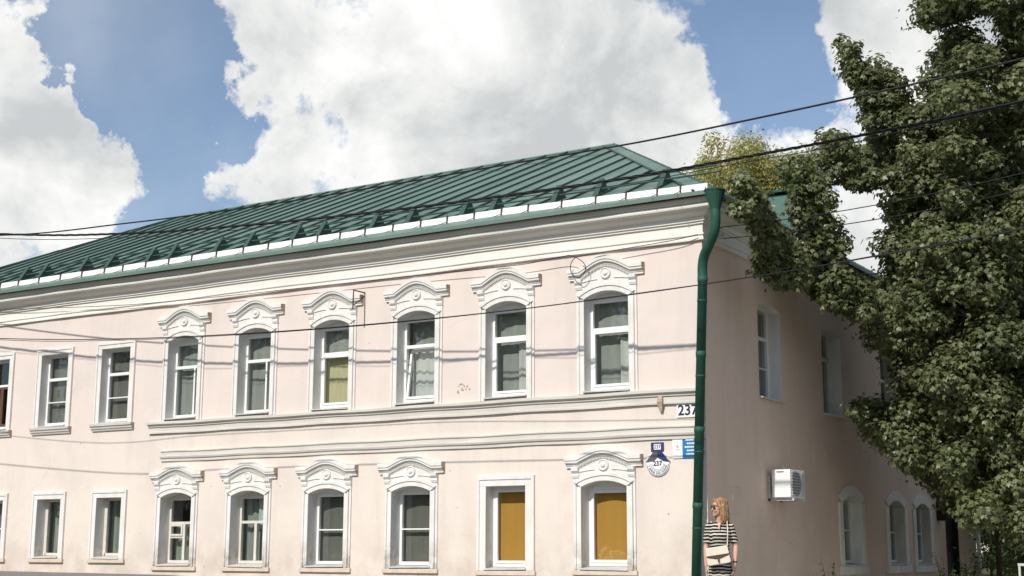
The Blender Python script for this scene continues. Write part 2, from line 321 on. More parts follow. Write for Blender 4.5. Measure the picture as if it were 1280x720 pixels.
# ------------------------------------------------------------------ ground
def g(x, y):
    b = np.interp(x, [-60, -16, -11, 0, 8, 40], [1.0, .655, .62, .16, 0., -.3])
    b -= .03*max(0, min(40, -y-.5)); b += .012*max(0, min(y, 60)); return float(b)
def sheet(name, xs, ys, dz, m, kind='structure', skirt=0):
    mb = MB(); vs = [(x, y, g(x, y)+dz) for y in ys for x in xs]; n = len(xs)
    mb.add(vs, [(j*n+i, j*n+i+1, (j+1)*n+i+1, (j+1)*n+i) for j in range(len(ys)-1) for i in range(n-1)])
    o = mb.build(name, m, smooth=True); o['kind'] = kind; return o
def span(a, b, st): return list(np.linspace(a, b, max(2, int(abs(b-a)/st)+1)))
far = [-900, -400, -200, -120, -80]
xs = far + span(-60, 60, 2) + [-v for v in far[::-1]]
ys = far + span(-60, 60, 1.5) + [-v for v in far[::-1]]
tag(sheet('ground', xs, ys, -.14, 'soil'), 'grassy soil around the house', 'ground')
px_ = span(-60, 40, 1)
tag(sheet('bounce_ground', span(.02, 14, 1), span(.06, 30, 1.5), -.06, mat('pale_bounce_ground', (.42, .39, .34), .95, .1, var=(.30, .28, .21), vscale=.8, vdet=9, bump=.5, bscale=30)), 'pale ground sheet added beside the house to bounce light onto the side wall', 'bounce_ground')  # pale unseen ground, added to reflect sunlight onto the shaded side wall
tag(sheet('pavement', px_, span(-4.3, .05, .6), 0, 'pave'), 'grey asphalt pavement along the foot of the house', 'pavement')
tag(sheet('road', px_, span(-14.5, -4.45, .8), -.125, 'asphalt'), 'asphalt road in front of the house', 'road')
tag(sheet('far_pavement', px_, span(-24, -14.65, 1.2), 0, 'pave'), 'pavement across the road', 'pavement')
for nm, y0 in (('kerb', -4.45), ('far_kerb', -14.65)):
    kb = MB()
    for i in range(100):
        x0, x1 = -60+i, -59.01+i
        kb.add([(x0, y0, g(x0, y0)-.2), (x1, y0, g(x1, y0)-.2), (x1, y0+.15, g(x1, y0)-.2), (x0, y0+.15, g(x0, y0)-.2),
                (x0, y0, g(x0, y0)+.006), (x1, y0, g(x1, y0)+.006), (x1, y0+.15, g(x1, y0)+.006), (x0, y0+.15, g(x0, y0)+.006)],
               [(0, 3, 2, 1), (4, 5, 6, 7), (0, 1, 5, 4), (1, 2, 6, 5), (2, 3, 7, 6), (3, 0, 4, 7)])
    tag(kb.build(nm, 'kerb'), 'concrete kerb stones along the road', 'kerb', kind='structure')
lm = MB()
for i in range(16):
    x0 = -50+i*5.5
    lm.add([(x0, -9.55, g(x0, -9.55)-.119), (x0+2.5, -9.55, g(x0+2.5, -9.55)-.119), (x0+2.5, -9.43, g(x0+2.5, -9.43)-.119), (x0, -9.43, g(x0, -9.43)-.119)], [(0, 1, 2, 3)])
tag(lm.build('lane_marking', mat('road_paint', (.6, .6, .57), .8)), 'dashed white centre line painted on the road', 'marking', kind='structure')

# ------------------------------------------------------------------ the house
XL, YB = -21.1, 15.6
house = tag(empty('townhouse', (0, 0, 0)), 'two-storey pale pink plastered house with white window trim and green metal roof', 'house')

# openings: cx, z0, half width, spring height, rise
UP, LOW = (3.52, .40, 5.03, .11), (.79, .405, 2.05, .09)
fw = []
for cx, st in ((-1.66, 'uc'), (-3.53, 'ud'), (-5.35, 'tilt'), (-7.20, 'uy'), (-9.02, 'um'), (-10.84, 'um2')):
    fw.append(dict(c=cx, z0=3.54, a=.395, zs=5.02, h=.11, kind='ornate', st=st, up=True, dep=.18))
for cx, st in ((-12.68, 'bars'), (-14.46, 'bars'), (-16.26, 'wood')):
    fw.append(dict(c=cx, z0=3.55, a=.40, zs=5.03, h=0, kind='plain', st=st, up=True, dep=.16))
for cx, st in ((-1.73, 'blind'), (-5.41, 'half'), (-7.23, 'half'), (-9.06, 'old'), (-10.85, 'vent')):
    fw.append(dict(c=cx, z0=.80, a=.40, zs=2.05, h=.09, kind='ornate', st=st, up=False, dep=.22))
fw.append(dict(c=-3.53, z0=.78, a=.375, zs=2.10, h=0, kind='plain', st='blind', up=False, dep=.20, big=1))
for cx, st in ((-12.66, 'single'), (-14.38, 'single2'), (-16.12, 'half')):
    fw.append(dict(c=cx, z0=.93, a=.345, zs=2.08, h=0, kind='plain', st=st, up=False, dep=.20))
sw = [dict(c=2.66, z0=3.56, a=.50, zs=5.08, h=.08, kind='bare', st='bars', up=True, dep=.22),
      dict(c=5.74, z0=3.54, a=.52, zs=5.06, h=.08, kind='bare', st='mull', up=True, dep=.22),
      dict(c=9.20, z0=3.54, a=.52, zs=5.06, h=.08, kind='bare', st='bars', up=True, dep=.22),
      dict(c=6.50, z0=.84, a=.52, zs=1.98, h=.13, kind='sidearch', st='half', up=False, dep=.17),
      dict(c=9.28, z0=.84, a=.52, zs=1.98, h=.13, kind='sidearch', st='half', up=False, dep=.17),
      dict(c=11.14, z0=.84, a=.52, zs=1.98, h=.13, kind='sidearch', st='half', up=False, dep=.17)]

def arc(a, h, n=10, off=0.):          # points (u, dz above the spring) from -a to a of a segmental arch, offset outwards
    if h <= 0: return [(-a-off, off), (a+off, off)]
    r = (a*a+h*h)/(2*h); cz = h-r; t0 = math.asin(a/r)
    if off > 0: t0 = math.asin(min(.999, (a+off)/(r+off)))
    return [((r+off)*math.sin(t), cz+(r+off)*math.cos(t)) for t in np.linspace(-t0, t0, n+1)]
def outline(q):
    return [(q['c']-q['a'], q['z0']), (q['c']+q['a'], q['z0'])] + [(q['c']+u, q['zs']+dz) for u, dz in arc(q['a'], q['h'])[::-1]]
def wall_with_holes(outer, holes):
    loops = [outer]+holes
    tris = tessellate_polygon([[Vector((u, z, 0)) for u, z in lp] for lp in loops])
    flat = [p for lp in loops for p in lp]; return flat, tris
door_hole = [(12.95, .2), (14.03, .2), (14.03, 2.32), (12.95, 2.32)]
flat, tris = wall_with_holes([(XL, -.6), (0, -.6), (0, 6.36), (XL, 6.36)], [outline(q) for q in fw])
MB().add([(u, 0, z) for u, z in flat], tris).build('facade_wall', 'facade', house)
flat, tris = wall_with_holes([(0, -.6), (YB, -.6), (YB, 6.36), (0, 6.36)], [outline(q) for q in sw]+[door_hole])
MB().add([(0, u, z) for u, z in flat], tris).build('side_wall', 'sidewall', house)
bk = MB(); bk.add([(XL, 0, -.6), (XL, YB, -.6), (XL, YB, 6.36), (XL, 0, 6.36)], [(0, 1, 2, 3)]); bk.add([(XL, YB, -.6), (0, YB, -.6), (0, YB, 6.36), (XL, YB, 6.36)], [(0, 1, 2, 3)])
bk.build('rear_wall', 'sidewall', house)
it = MB()                                                        # rooms behind the windows
it.box((XL+.3, .36, 3.02), (-.36, YB-.3, 3.22)); it.box((XL+.3, .36, .0), (-.36, YB-.3, .12)); it.box((XL+.3, .36, 6.0), (-.36, YB-.3, 6.1))
it.box((XL+.3, 4.8, .12), (-4.9, 4.95, 6.0)); it.box((-4.9, 4.8, .12), (-4.75, YB-.4, 6.0))
for x in (-4.45, -8.1, -11.75, -15.4): it.box((x-.06, .37, .12), (x+.06, 4.8, 3.02)); it.box((x-.06, .37, 3.22), (x+.06, 4.8, 6.0))
for y in (4.2, 7.9): it.box((-4.75, y-.06, .12), (-.37, y+.06, 3.02)); it.box((-4.75, y-.06, 3.22), (-.37, y+.06, 6.0))
it.build('interior_partitions', 'inside', house)

# cornice, one moulded run turning the corner
prof = [(0, 5.77), (.05, 5.77), (.05, 5.80), (.035, 5.81), (.035, 5.84), (.055, 5.85), (.055, 5.875), (.03, 5.885), (.03, 6.02), (.06, 6.025), (.06, 6.055),
        (.085, 6.06), (.085, 6.115), (.10, 6.13), (.135, 6.145), (.18, 6.17), (.205, 6.195), (.215, 6.21), (.25, 6.213), (.272, 6.23), (.28, 6.255), (.272, 6.282), (.25, 6.298),
        (.27, 6.302), (.27, 6.352), (.285, 6.362), (.285, 6.387), (0, 6.39)]
cn = MB(); rings = []
for k, x in enumerate(list(np.linspace(XL, -.2, 44))+['c']+list(np.linspace(.4, YB, 30))):
    if x == 'c': rings.append([(p, -p, z) for p, z in prof])
    elif k < 44: rings.append([(x, -p+(.006*math.sin(k*2.1)+.004*math.sin(k*.7))*(p > .001), z+.006*math.sin(k*.55)) for p, z in prof])
    else: rings.append([(p, x, z) for p, z in prof])
cn.sweep(rings, True, True); cn.build('cornice', 'cornice', house)
# string courses
def band(name, prof, x0, x1, m='band'):
    mb = MB(); rr = []
    for k, x in enumerate(np.linspace(x0, x1, 40)): rr.append([(x, -p-(.004*math.sin(k*1.7))*(p > .001), z+.005*math.sin(k*.9+1)) for p, z in prof])
    mb.sweep(rr); return mb.build(name, m, house)
band('string_course', [(0, 3.27), (.045, 3.27), (.045, 3.30), (.03, 3.31), (.03, 3.385), (.055, 3.395), (.055, 3.425), (.085, 3.44), (.10, 3.445), (.10, 3.485), (.0, 3.51)], -11.66, -.005)
band('string_course', [(0, 2.735), (.03, 2.735), (.03, 2.785), (.055, 2.795), (.065, 2.825), (.03, 2.835), (.03, 2.905), (.05, 2.915), (.05, 2.935), (0, 2.945)], -11.3, -.005)

# ---- windows
def bars(mb, u0, u1, z0, z1, y0, y1, t):      # rectangular frame
    mb.box((u0, y0, z0), (u0+t, y1, z1)); mb.box((u1-t, y0, z0), (u1, y1, z1)); mb.box((u0+t, y0, z0), (u1-t, y1, z0+t)); mb.box((u0+t, y0, z1-t), (u1-t, y1, z1))
def pane(parent, u0, u1, z0, z1, y):
    MB().add([(u0, y, z0), (u1, y, z0), (u1, y, z1), (u0, y, z1)], [(0, 1, 2, 3)]).build('pane', 'glass', parent)
def drape(parent, name, u0, u1, z0, z1, y, m, amp=.02, freq=40):
    n = 28; mb = MB(); rr = []
    for k in range(n+1):
        u = u0+(u1-u0)*k/n; yy = y+amp*math.sin(u*freq)+amp*.5*math.sin(u*freq*2.3+1); rr.append([(u, yy, z0), (u, yy+amp*.3, (z0+z1)/2), (u, yy, z1)])
    mb.sweep(rr, closed=False); return mb.build(name, m, parent, smooth=True)
def arch_strip(mb, a, h, zs, t0, t1, y0, y1, n=12, mi=0):      # curved moulding over an arch between offsets t0 and t1
    A, B = arc(a, h, n, t0), arc(a, h, n, t1)
    mb.sweep([[(A[i][0], y0, zs+A[i][1]), (B[i][0], y0, zs+B[i][1]), (B[i][0], y1, zs+B[i][1]), (A[i][0], y1, zs+A[i][1])] for i in range(len(A))], True, True, mi)

def window(q, wall, idx):
    a, z0, zs, h, dp = q['a'], q['z0'], q['zs'], q['h'], q['dep']; up = q['up']
    w_ = empty('window', (q['c'], 0, 0) if wall == 'f' else (0, q['c'], 0), 0 if wall == 'f' else R(90), house)
    lo = [(-a, z0), (a, z0)]+[(u, zs+d) for u, d in arc(a, h)[::-1]]
    n = len(lo); MB().add([(u, 0, z) for u, z in lo]+[(u, .34, z) for u, z in lo], [(i, (i+1) % n, (i+1) % n+n, i+n) for i in range(n)]).build('reveal', 'trim' if up or wall == 's' else 'trimlow', w_)
    zt = zs+(.012 if h and q['kind'] == 'ornate' else h+.01); st = q['st']; old = st in ('old', 'vent'); fm = 'oldwood' if old or st.startswith('single') else 'pvc'
    F = MB(); t = .055; y0, y1 = dp, dp+.06; b0 = z0+.035
    bars(F, -a-.005, a+.005, b0, zt, y0, y1, t)
    def P(u0, u1, za, zb, y=None): pane(w_, u0-.004, u1+.004, za-.004, zb+.004, (y0+y1)/2+.012 if y is None else y)
    ui, zi, zj = a-t+.005, b0+t, zt-t
    def sash(u0, u1, za, zb, s=.04):
        sm = MB(); bars(sm, u0, u1, za, zb, y0-.014, y1-.02, s); sm.build('sash', fm, w_, bevel=.004)
        P(u0+s, u1-s, za+s, zb-s, y0+.02)
    if st in ('uc', 'ud', 'uy', 'um', 'um2', 'tilt'):
        zr = z0+(zt-z0)*.655; F.box((-ui, y0, zr), (ui, y1, zr+.06)); P(-ui, ui, zr+.06, zj)
        if st == 'tilt':
            sm = MB(); s = .045; bars(sm, -ui, ui, 0, zr-zi, -.05, 0, s); so_ = sm.build('sash', fm, w_, bevel=.004); so_.location = (.01, y0+.03, zi); so_.rotation_euler = (R(-8), 0, 0); so_['label'] = 'sash tilted open at the top'
            p_ = MB().add([(-ui+s, -.025, s), (ui-s, -.025, s), (ui-s, -.025, zr-zi-s), (-ui+s, -.025, zr-zi-s)], [(0, 1, 2, 3)]).build('pane', 'glass', w_); p_.location = so_.location; p_.rotation_euler = so_.rotation_euler
            drape(w_, 'curtain', -a, a, z0+.02, zs-.45, y1+.14, 'curtain', .015); drape(w_, 'curtain', -a, a, z0+.02, zt, y1+.2, 'sheer', .004)
        elif st in ('um', 'um2'):
            F.box((ui*.30, y0-.006, zi), (ui*.30+.04, y1, zr)); P(-ui, ui*.30, zi, zr); P(ui*.30+.04, ui, zi, zr)
            drape(w_, 'curtain', -a, a*.42, z0, zt, y1+.08, 'sheer', .004, 30); drape(w_, 'curtain', a*.4, a, z0, zt, y1+.3, 'net', .02, 30)
        else:
            sash(-ui, ui, zi, zr)
            if st == 'uy': drape(w_, 'curtain', -a, a, z0+.02, zr, y1+.07, 'curtainy', .006, 60); drape(w_, 'curtain', -a, a, zr, zt, y1+.09, 'sheer', .004, 30)
            if st == 'uc': drape(w_, 'curtain', a*.2, a, z0, zr-.1, y1+.07, 'curtain', .012, 45); drape(w_, 'curtain', -a, a, z0, zt, y1+.12, 'sheer', .004, 36)
            if st == 'ud': drape(w_, 'curtain', a*.1, a, z0, zr-.05, y1+.08, 'curtain', .012, 45); drape(w_, 'curtain', -a, a, z0, zt, y1+.13, 'sheer', .004, 36)
    elif st == 'bars':
        zr = z0+(zt-z0)*.64; zm = z0+(zt-z0)*.335; F.box((-ui, y0, zr), (ui, y1, zr+.06)); F.box((-ui, y0-.004, zm), (ui, y1-.01, zm+.022)); P(-ui, ui, zr+.06, zj); P(-ui, ui, zm+.022, zr); P(-ui, ui, zi, zm)
        drape(w_, 'curtain', -a, a, z0, zt, y1+.06, 'net', .003, 30)
    elif st == 'mull':
        zr = z0+(zt-z0)*.66; F.box((-ui, y0, zr), (ui, y1, zr+.06)); F.box((-.02, y0-.004, zi), (.02, y1-.01, zr)); P(-ui, ui, zr+.06, zj); P(-ui, -.02, zi, zr); P(.02, ui, zi, zr)
        drape(w_, 'curtain', -a, a, z0, zt, y1+.06, 'net', .003, 30)
    elif st == 'wood':
        zr = z0+(zt-z0)*.62; F.box((-ui, y0, zr), (ui, y1, zr+.05)); P(-ui, ui, zr+.05, zj); sm = MB(); bars(sm, -ui, 0, zi, zr, y0-.012, y1-.02, .05); bars(sm, .0, ui, zi, zr, y0-.012, y1-.02, .05); sm.build('sash', 'brownwood', w_); P(-ui+.05, -.05, zi, zr); P(.05, ui-.05, zi, zr)
    elif st == 'half':
        zm = z0+(zt-z0)*.49; F.box((-ui, y0-.004, zm), (ui, y1-.01, zm+.024)); P(-ui, ui, zm+.024, zj); P(-ui, ui, zi, zm)
        drape(w_, 'curtain', -a, a, z0, zt, y1+.06, 'net', .003, 30)
    elif st in ('old', 'vent'):
        zr = z0+(zt-z0)*.60; F.box((-ui, y0, zr), (ui, y1, zr+.05)); F.box((-.03, y0-.006, zi), (.03, y1, zr)); P(-ui, ui, zr+.05, zj); P(.03, ui, zi, zr)
        if st == 'vent':
            zv = zi+(zr-zi)*.68; F.box((-ui, y0, zv-.045), (-.03, y1, zv)); sm = MB(); bars(sm, -ui, -.03, zv, zr, y0-.02, y1-.02, .035); sm.build('sash', fm, w_); P(-ui+.035, -.065, zv+.035, zr-.035); P(-ui, -.03, zi, zv-.045)
            drape(w_, 'curtain', -a, a, z0, z0+.75, y1+.12, 'curtaing', .015, 40)
        else:
            P(-ui, -.03, zi, zr); drape(w_, 'curtain', -a, a, z0, zt, y1+.12, 'curtaing', .02, 40); 
            cu_ = drape(w_, 'curtain', -a*.1, a, zr-.1, zt, y1+.07, mat('pale_blue_curtain', (.50, .60, .57), .9), .01, 40)
    elif st.startswith('single'):
        F.box((-ui, y0, b0), (-ui+.03, y1, zt)); P(-ui, ui, zi, zj); drape(w_, 'curtain', -a, a, z0, zt, y1+.14, 'curtaing', .02, 34)
    elif st == 'blind':
        s = .045; sash(-ui, ui, zi, zj, s); None
        MB().box((-a+.01, y1+.03, z0+.02), (a-.01, y1+.034, zt)).build('blind', 'blind', w_)
    if h and q['kind'] == 'ornate': F.box((-a-.004, y0+.004, zt+.001), (a+.004, y1, zs+h+.01))
    F.build('frame', fm, w_, bevel=.004)
    # sill board
    S = MB(); so_ = .05 if q['kind'] == 'ornate' and up else .035
    tilt = .012 if idx % 3 else -.01
    S.add([(-a-.02, dp, z0+.03), (a+.02, dp, z0+.03), (a+.02, -so_-.03, z0+.006+tilt), (-a-.02, -so_-.03, z0+.006), (-a-.02, dp, z0+.008), (a+.02, dp, z0+.008), (a+.02, -so_-.03, z0-.016+tilt), (-a-.02, -so_-.03, z0-.016)],
          [(0, 1, 2, 3), (7, 6, 5, 4), (3, 2, 6, 7), (0, 3, 7, 4), (1, 5, 6, 2)])
    S.build('sill', 'zinc' if not (old or st.startswith('single')) else 'oldwood', w_)
    if q['kind'] == 'ornate':
        s = .145; bot = 3.50 if up else z0-.02; T = MB()
        for sg in (-1, 1):
            T.box((sg*a, -.04, bot), (sg*(a+s*.55), 0, zs)); T.box((sg*(a+s*.55), -.055, bot), (sg*(a+s*.72), 0, zs+.02)); T.box((sg*(a+s*.72), -.025, bot), (sg*(a+s), 0, zs+.34))
        arch_strip(T, a, h, zs, 0, s*.55, -.041, 0); arch_strip(T, a, h, zs, s*.55, s*.72, -.057, 0); arch_strip(T, a, h, zs, s*.72, s*.9, -.048, 0)
        T.build('surround', 'trim' if up else 'trimlow', w_, bevel=.006)
        # tympanum plate
        zw = zs+(.325 if up else .30); hw = .665; sh = .45; rise = .18 if up else .14
        def hood(u):                                        # underside of the hood mould
            if abs(u) >= sh: return zw
            c_ = .5+.5*math.cos(math.pi*abs(u)/sh); f_ = 1-(u/sh)**2; return zw+rise*(.7*f_+.3*c_) if abs(u) < sh else zw
        us = np.linspace(-a-s+.012, a+s-.012, 29); lower = []
        B = arc(a, h, 24, s*.9)
        for u in us:
            lower.append(zs+np.interp(u, [p[0] for p in B], [p[1] for p in B]) if B[0][0] < u < B[-1][0] else zs+.02)
        Y = MB(); Y.sweep([[(u, -.028, l), (u, -.028, hood(u)+.03), (u, 0, hood(u)+.03), (u, 0, l)] for u, l in zip(us, lower)]); tym = Y.build('tympanum', 'trim', w_)
        # raised panel lines
        for sg in (-1, 1):
            pts = [(sg*(.15+.27*k/8), -.036, zs+(.31 if up else .265)-.03*(k/8)**2) for k in range(9)]
            MB().tube(pts, .008, 5).build('raised_line', 'trim', w_, smooth=True)
        # medallion
        zc = zs+.395 if up else zs+.335
        md = MB(); md.lathe([(.0, -.03), (.092, -.03), (.092, -.05), (.078, -.06), (.064, -.048), (.046, -.045), (.04, -.058), (.026, -.07), (.001, -.074)], (0, 0, zc), 20, 'y'); md.build('medallion', 'trim', w_, smooth=False)
        # hood mould with returns
        hp = [(.0, .0), (.035, .0), (.035, .032), (.05, .036), (.05, .062), (.075, .07), (.09, .076), (.09, .108), (.105, .113), (.105, .172), (.09, .18), (.0, .186)]
        H = MB(); rr = []
        uu = [-hw, -hw+.001, -sh-.02]+list(np.linspace(-sh, sh, 31))+[sh+.02, hw-.001, hw]
        for u in uu: rr.append([(u, -p, hood(u)+z*(1 if abs(u) >= sh else 1.0)) for p, z in hp])
        H.sweep(rr)
        for k in range(-19, 20):                             # dentils
            u = k*.026; z = hood(u)
            if abs(u) < sh+.02: H.box((u-.008, -.062, z-.004), (u+.008, -.04, z+.022))
        H.build('hood', 'trim', w_)
        for sg in (-1, 1):
            K = MB(); c_ = sg*(a+s*.62); K.sweep([[(c_-.06+i, -p, z) for p, z in ((0, zw-.17), (.04, zw-.16), (.055, zw-.12), (.05, zw-.09), (.085, zw-.05), (.09, zw), (0, zw))] for i in (0, .12)]); K.build('corbel', 'trim', w_)
        E_ = MB(); E_.sweep([[(hw+.001+i, -p, zw+z) for p, z in ((.0, .002), (.033, .002), (.033, .03), (.048, .038), (.048, .06), (.073, .072), (.088, .078), (.088, .106), (.103, .115), (.103, .17), (.088, .178), (0, .184))] for i in (0, .012)])
        E_.build('worn_end', 'worn', w_)['label'] = 'hood end weathered to bare brown brick'
        if not up:
            MB().box((-a-s-.02, -.045, z0-.10), (a+s+.02, 0, z0-.022)).build('sill_block', 'peach', w_, bevel=.01)
    elif q['kind'] == 'plain':
        s = .14; bot = z0-.02; T = MB(); sT = .13 if up else .15
        if q.get('big'): s = .17; sT = .17
        for sg in (-1, 1):
            T.box((sg*a, -.03, bot), (sg*(a+s*.7), 0, zs)); T.box((sg*(a+s*.7), -.045, bot), (sg*(a+s), 0, zs+sT))
        T.box((-a-s*.7, -.031, zs), (a+s*.7, 0, zs+sT*.6)); T.box((-a-s*.7, -.046, zs+sT*.6), (a+s*.7, 0, zs+sT)); T.build('surround', 'trim', w_, bevel=.006)
        if up:
            sp = [(0, z0-.16), (.03, z0-.16), (.045, z0-.12), (.06, z0-.115), (.065, z0-.08), (.09, z0-.065), (.095, z0-.022), (0, z0-.021)]
            S2 = MB(); hw = a+s+.035; S2.sweep([[(u, -p, z) for p, z in sp] for u in (-hw, hw)]); S2.build('sill_moulding', 'band', w_)
            MB().sweep([[(hw+.001+i, -p, z) for p, z in sp] for i in (0, .01)]).build('worn_end', 'worn', w_)
        else:
            MB().box((-a-s-.02, -.05, z0-.10), (a+s+.02, 0, z0-.022)).build('sill_block', 'peach', w_, bevel=.01)
    elif q['kind'] == 'sidearch':
        s = .20; T = MB()
        for sg in (-1, 1): T.box((sg*a, -.035, z0-.02), (sg*(a+s), 0, zs))
        arch_strip(T, a, h, zs, 0, s, -.036, 0); T.box((-a-s-.05, -.06, z0-.17), (a+s+.05, 0, z0-.021)); T.build('surround', 'trim', w_, bevel=.008)
for i, q in enumerate(fw): window(q, 'f', i)
for i, q in enumerate(sw): window(q, 's', i)

# door on the side wall
dr = empty('door', (0, 13.49, .2), R(90), house)
D_ = MB(); D_.box((-.54, .12, 0), (.54, .17, 2.12)); D_.box((-.42, .105, .15), (.42, .12, .95)); D_.box((-.42, .105, 1.1), (.42, .12, 1.95)); D_.build('door_leaf', 'darkdoor', dr)
DF = MB(); DF.box((-.54, 0, 0), (-.50, .12, 2.12)); DF.box((.50, 0, 0), (.54, .12, 2.12)); DF.box((-.5, 0, 2.06), (.5, .12, 2.12)); DF.build('door_frame', 'darkdoor', dr)
MB().tube([(.36, .08, 1.0), (.36, .04, 1.0), (.26, .04, 1.0)], .012).build('handle', 'galv', dr)
mb_ = tag(empty('meter_box', (0, 12.42, 1.78), R(90)), 'small dark metal box on the side wall beside the dark door', 'box')
MB().box((-.16, -.2, 0), (.16, -.01, .42)).build('casing', 'darkdoor', mb_, bevel=.01); MB().box((-.13, -.215, .03), (.13, -.2, .39)).build('lid', 'black', mb_, bevel=.006)

# ---- roof
TAN = math.tan(R(24.3)); EZ = 6.43; OV = .40
RY, RZ = 7.6, EZ+TAN*8.0; RXR, RXL = -5.45, -19.0
EXL, EYB = XL-.4, YB+.0+2*RY-YB+.4   # eaves
EYB = 15.6+.4
roof = empty('roof', (0, 0, 0), 0, house)
def gy(x): return float(np.interp(x, [-22, -12.4, -9, -6, -3.5, -1.5, .3], [-.06, -.10, -.03, .01, .02, -.15, -.37]))
def zf(y): return EZ+TAN*(y+OV)
def ymax(x):                                    # front slope: how far up a seam at x runs
    if x > RXR: return -OV+(RY+OV)*(OV-x)/(OV-RXR)
    if x < RXL: return -OV+(RY+OV)*(x-EXL)/(RXL-EXL)
    return RY
nrm = Vector((0, -TAN, 1)).normalized()
x = OV-.16; k = 0
edges = [OV-.02]
while x > EXL+.3: edges.append(x); x -= .58+random.uniform(-.012, .012)
edges.append(EXL+.02)
for i in range(len(edges)-1):
    x1, x0 = edges[i], edges[i+1]; P_ = MB()
    br = sorted([x0, x1]+[b for b in (RXR, RXL) if x0 < b < x1])
    n = len(br); wob = random.uniform(-.004, .004)
    lowr = [(xx, -OV, EZ+wob) for xx in br]; hi = [(xx, ymax(xx), zf(ymax(xx))+wob) for xx in br]
    V_ = lowr+hi; V_ += [(p[0], p[1], p[2]-.025) for p in V_]; m2 = 2*n
    fs = [(j, j+1, n+j+1, n+j) for j in range(n-1)]+[(m2+j, m2+n+j, m2+n+j+1, m2+j+1) for j in range(n-1)]+[(j, m2+j, m2+j+1, j+1) for j in range(n-1)]+[(n+j, n+j+1, m2+n+j+1, m2+n+j) for j in range(n-1)]+[(0, n, m2+n, m2), (n-1, m2+n-1, m2+2*n-1, 2*n-1)]
    P_.add(V_, fs, 0)
    if i < len(edges)-2:                          # standing seam on the left edge
        ym = ymax(x0+(.32 if x0 > RXR-.32 else 0)); ym = max(ym, -.3)
        yl = min(gy(x0)+.02, ym-.05); A_, B_ = Vector((x0, yl, zf(yl))), Vector((x0, ym, zf(ym)))
        P_.sweep([[A_+nrm*o+Vector((d, 0, 0)) for d, o in ((-.013, 0), (-.011, .038), (.011, .038), (.013, 0))], [B_+nrm*o+Vector((d, 0, 0)) for d, o in ((-.013, 0), (-.011, .038), (.011, .038), (.013, 0))]], True, True, 1)
        for yy in ([6.55 if i % 2 else 6.25] + [3.9+random.uniform(-.0, .0) if i % 2 else 3.6] * (i % 3 == 9)):
            if ym > yy+.1:
                c0, c1 = Vector((x0, yy, zf(yy))), Vector((x1, yy, zf(yy))); u_ = Vector((0, 1, TAN)).normalized()
                P_.sweep([[c+u_*d+nrm*o for d, o in ((-.03, .001), (-.02, .014), (.02, .014), (.03, .001))] for c in (c0, c1)], True, True, 1)
    P_.build('roof_panel', ['roof', 'roofdark'], roof)
# end slope, in panels too
HS = (RZ-EZ)/(OV-RXR)
y = -OV+.02; ye = []
while y < EYB: ye.append(y); y += .5
ye.append(EYB-.02)
def xin(y): return OV-(OV-RXR)*min(1, (y+OV)/(RY+OV), (EYB-y)/(EYB-RY))
nr2 = Vector((HS, 0, 1)).normalized()
for i in range(len(ye)-1):
    y0, y1 = ye[i], ye[i+1]; br = sorted([y0, y1]+([RY] if y0 < RY < y1 else [])); n = len(br); P_ = MB()
    ez = lambda x_: EZ+HS*(OV-x_)
    V_ = [(OV, yy, EZ) for yy in br]+[(xin(yy), yy, ez(xin(yy))) for yy in br]; V_ += [(p[0], p[1], p[2]-.025) for p in V_]; m2 = 2*n
    fs = [(j, j+1, n+j+1, n+j) for j in range(n-1)]+[(m2+j, m2+n+j, m2+n+j+1, m2+j+1) for j in range(n-1)]+[(j, m2+j, m2+j+1, j+1) for j in range(n-1)]+[(n+j, n+j+1, m2+n+j+1, m2+n+j) for j in range(n-1)]+[(0, n, m2+n, m2), (n-1, m2+n-1, m2+2*n-1, 2*n-1)]
    P_.add(V_, fs, 0)
    A_, B_ = Vector((OV, y1, EZ)), Vector((xin(y1), y1, ez(xin(y1))))
    P_.sweep([[c+nr2*o+Vector((0, d, 0)) for d, o in ((-.013, 0), (-.011, .038), (.011, .038), (.013, 0))] for c in (A_, B_)], True, True, 1)
    P_.build('roof_panel', ['roof', 'roofdark'], roof)
bs = MB(); bs.add([(OV, EYB, EZ), (RXR, RY, RZ), (RXL, RY, RZ), (EXL, EYB, EZ)], [(0, 1, 2, 3)]); bs.add([(EXL, EYB, EZ), (RXL, RY, RZ), (EXL, -OV, EZ)], [(0, 1, 2)]); bs.build('rear_slope', 'roof', roof)
cap = MB()
cap.tube([(RXR, RY, RZ+.01), (RXL, RY, RZ+.01)], .035, 6); cap.build('ridge_cap', 'roof', roof)
for A_, B_ in (((OV, -OV, EZ), (RXR, RY, RZ)), ((EXL, -OV, EZ), (RXL, RY, RZ))): MB().tube([Vector(A_)+Vector((-.34 if A_[0] > -5 else .1, 0, .022)), Vector(B_)+Vector((-.30 if A_[0] > -5 else .1, 0, .022))], .020, 6).build('hip_cap', 'roofdark', roof)
dk = MB(); dk.box((XL-.36, -OV+.012, EZ-.036), (OV-.012, -.02, EZ-.027)); dk.box((.02, -.019, EZ-.036), (OV-.012, YB, EZ-.027)); dk.build('soffit', 'soffit', roof)
dp_ = MB(); dp_.box((EXL, -OV-.006, EZ-.055), (OV+.006, -OV+.006, EZ+.004)); dp_.box((OV-.006, -OV+.007, EZ-.055), (OV+.006, EYB, EZ+.004)); dp_.build('drip_edge', 'roof', roof)

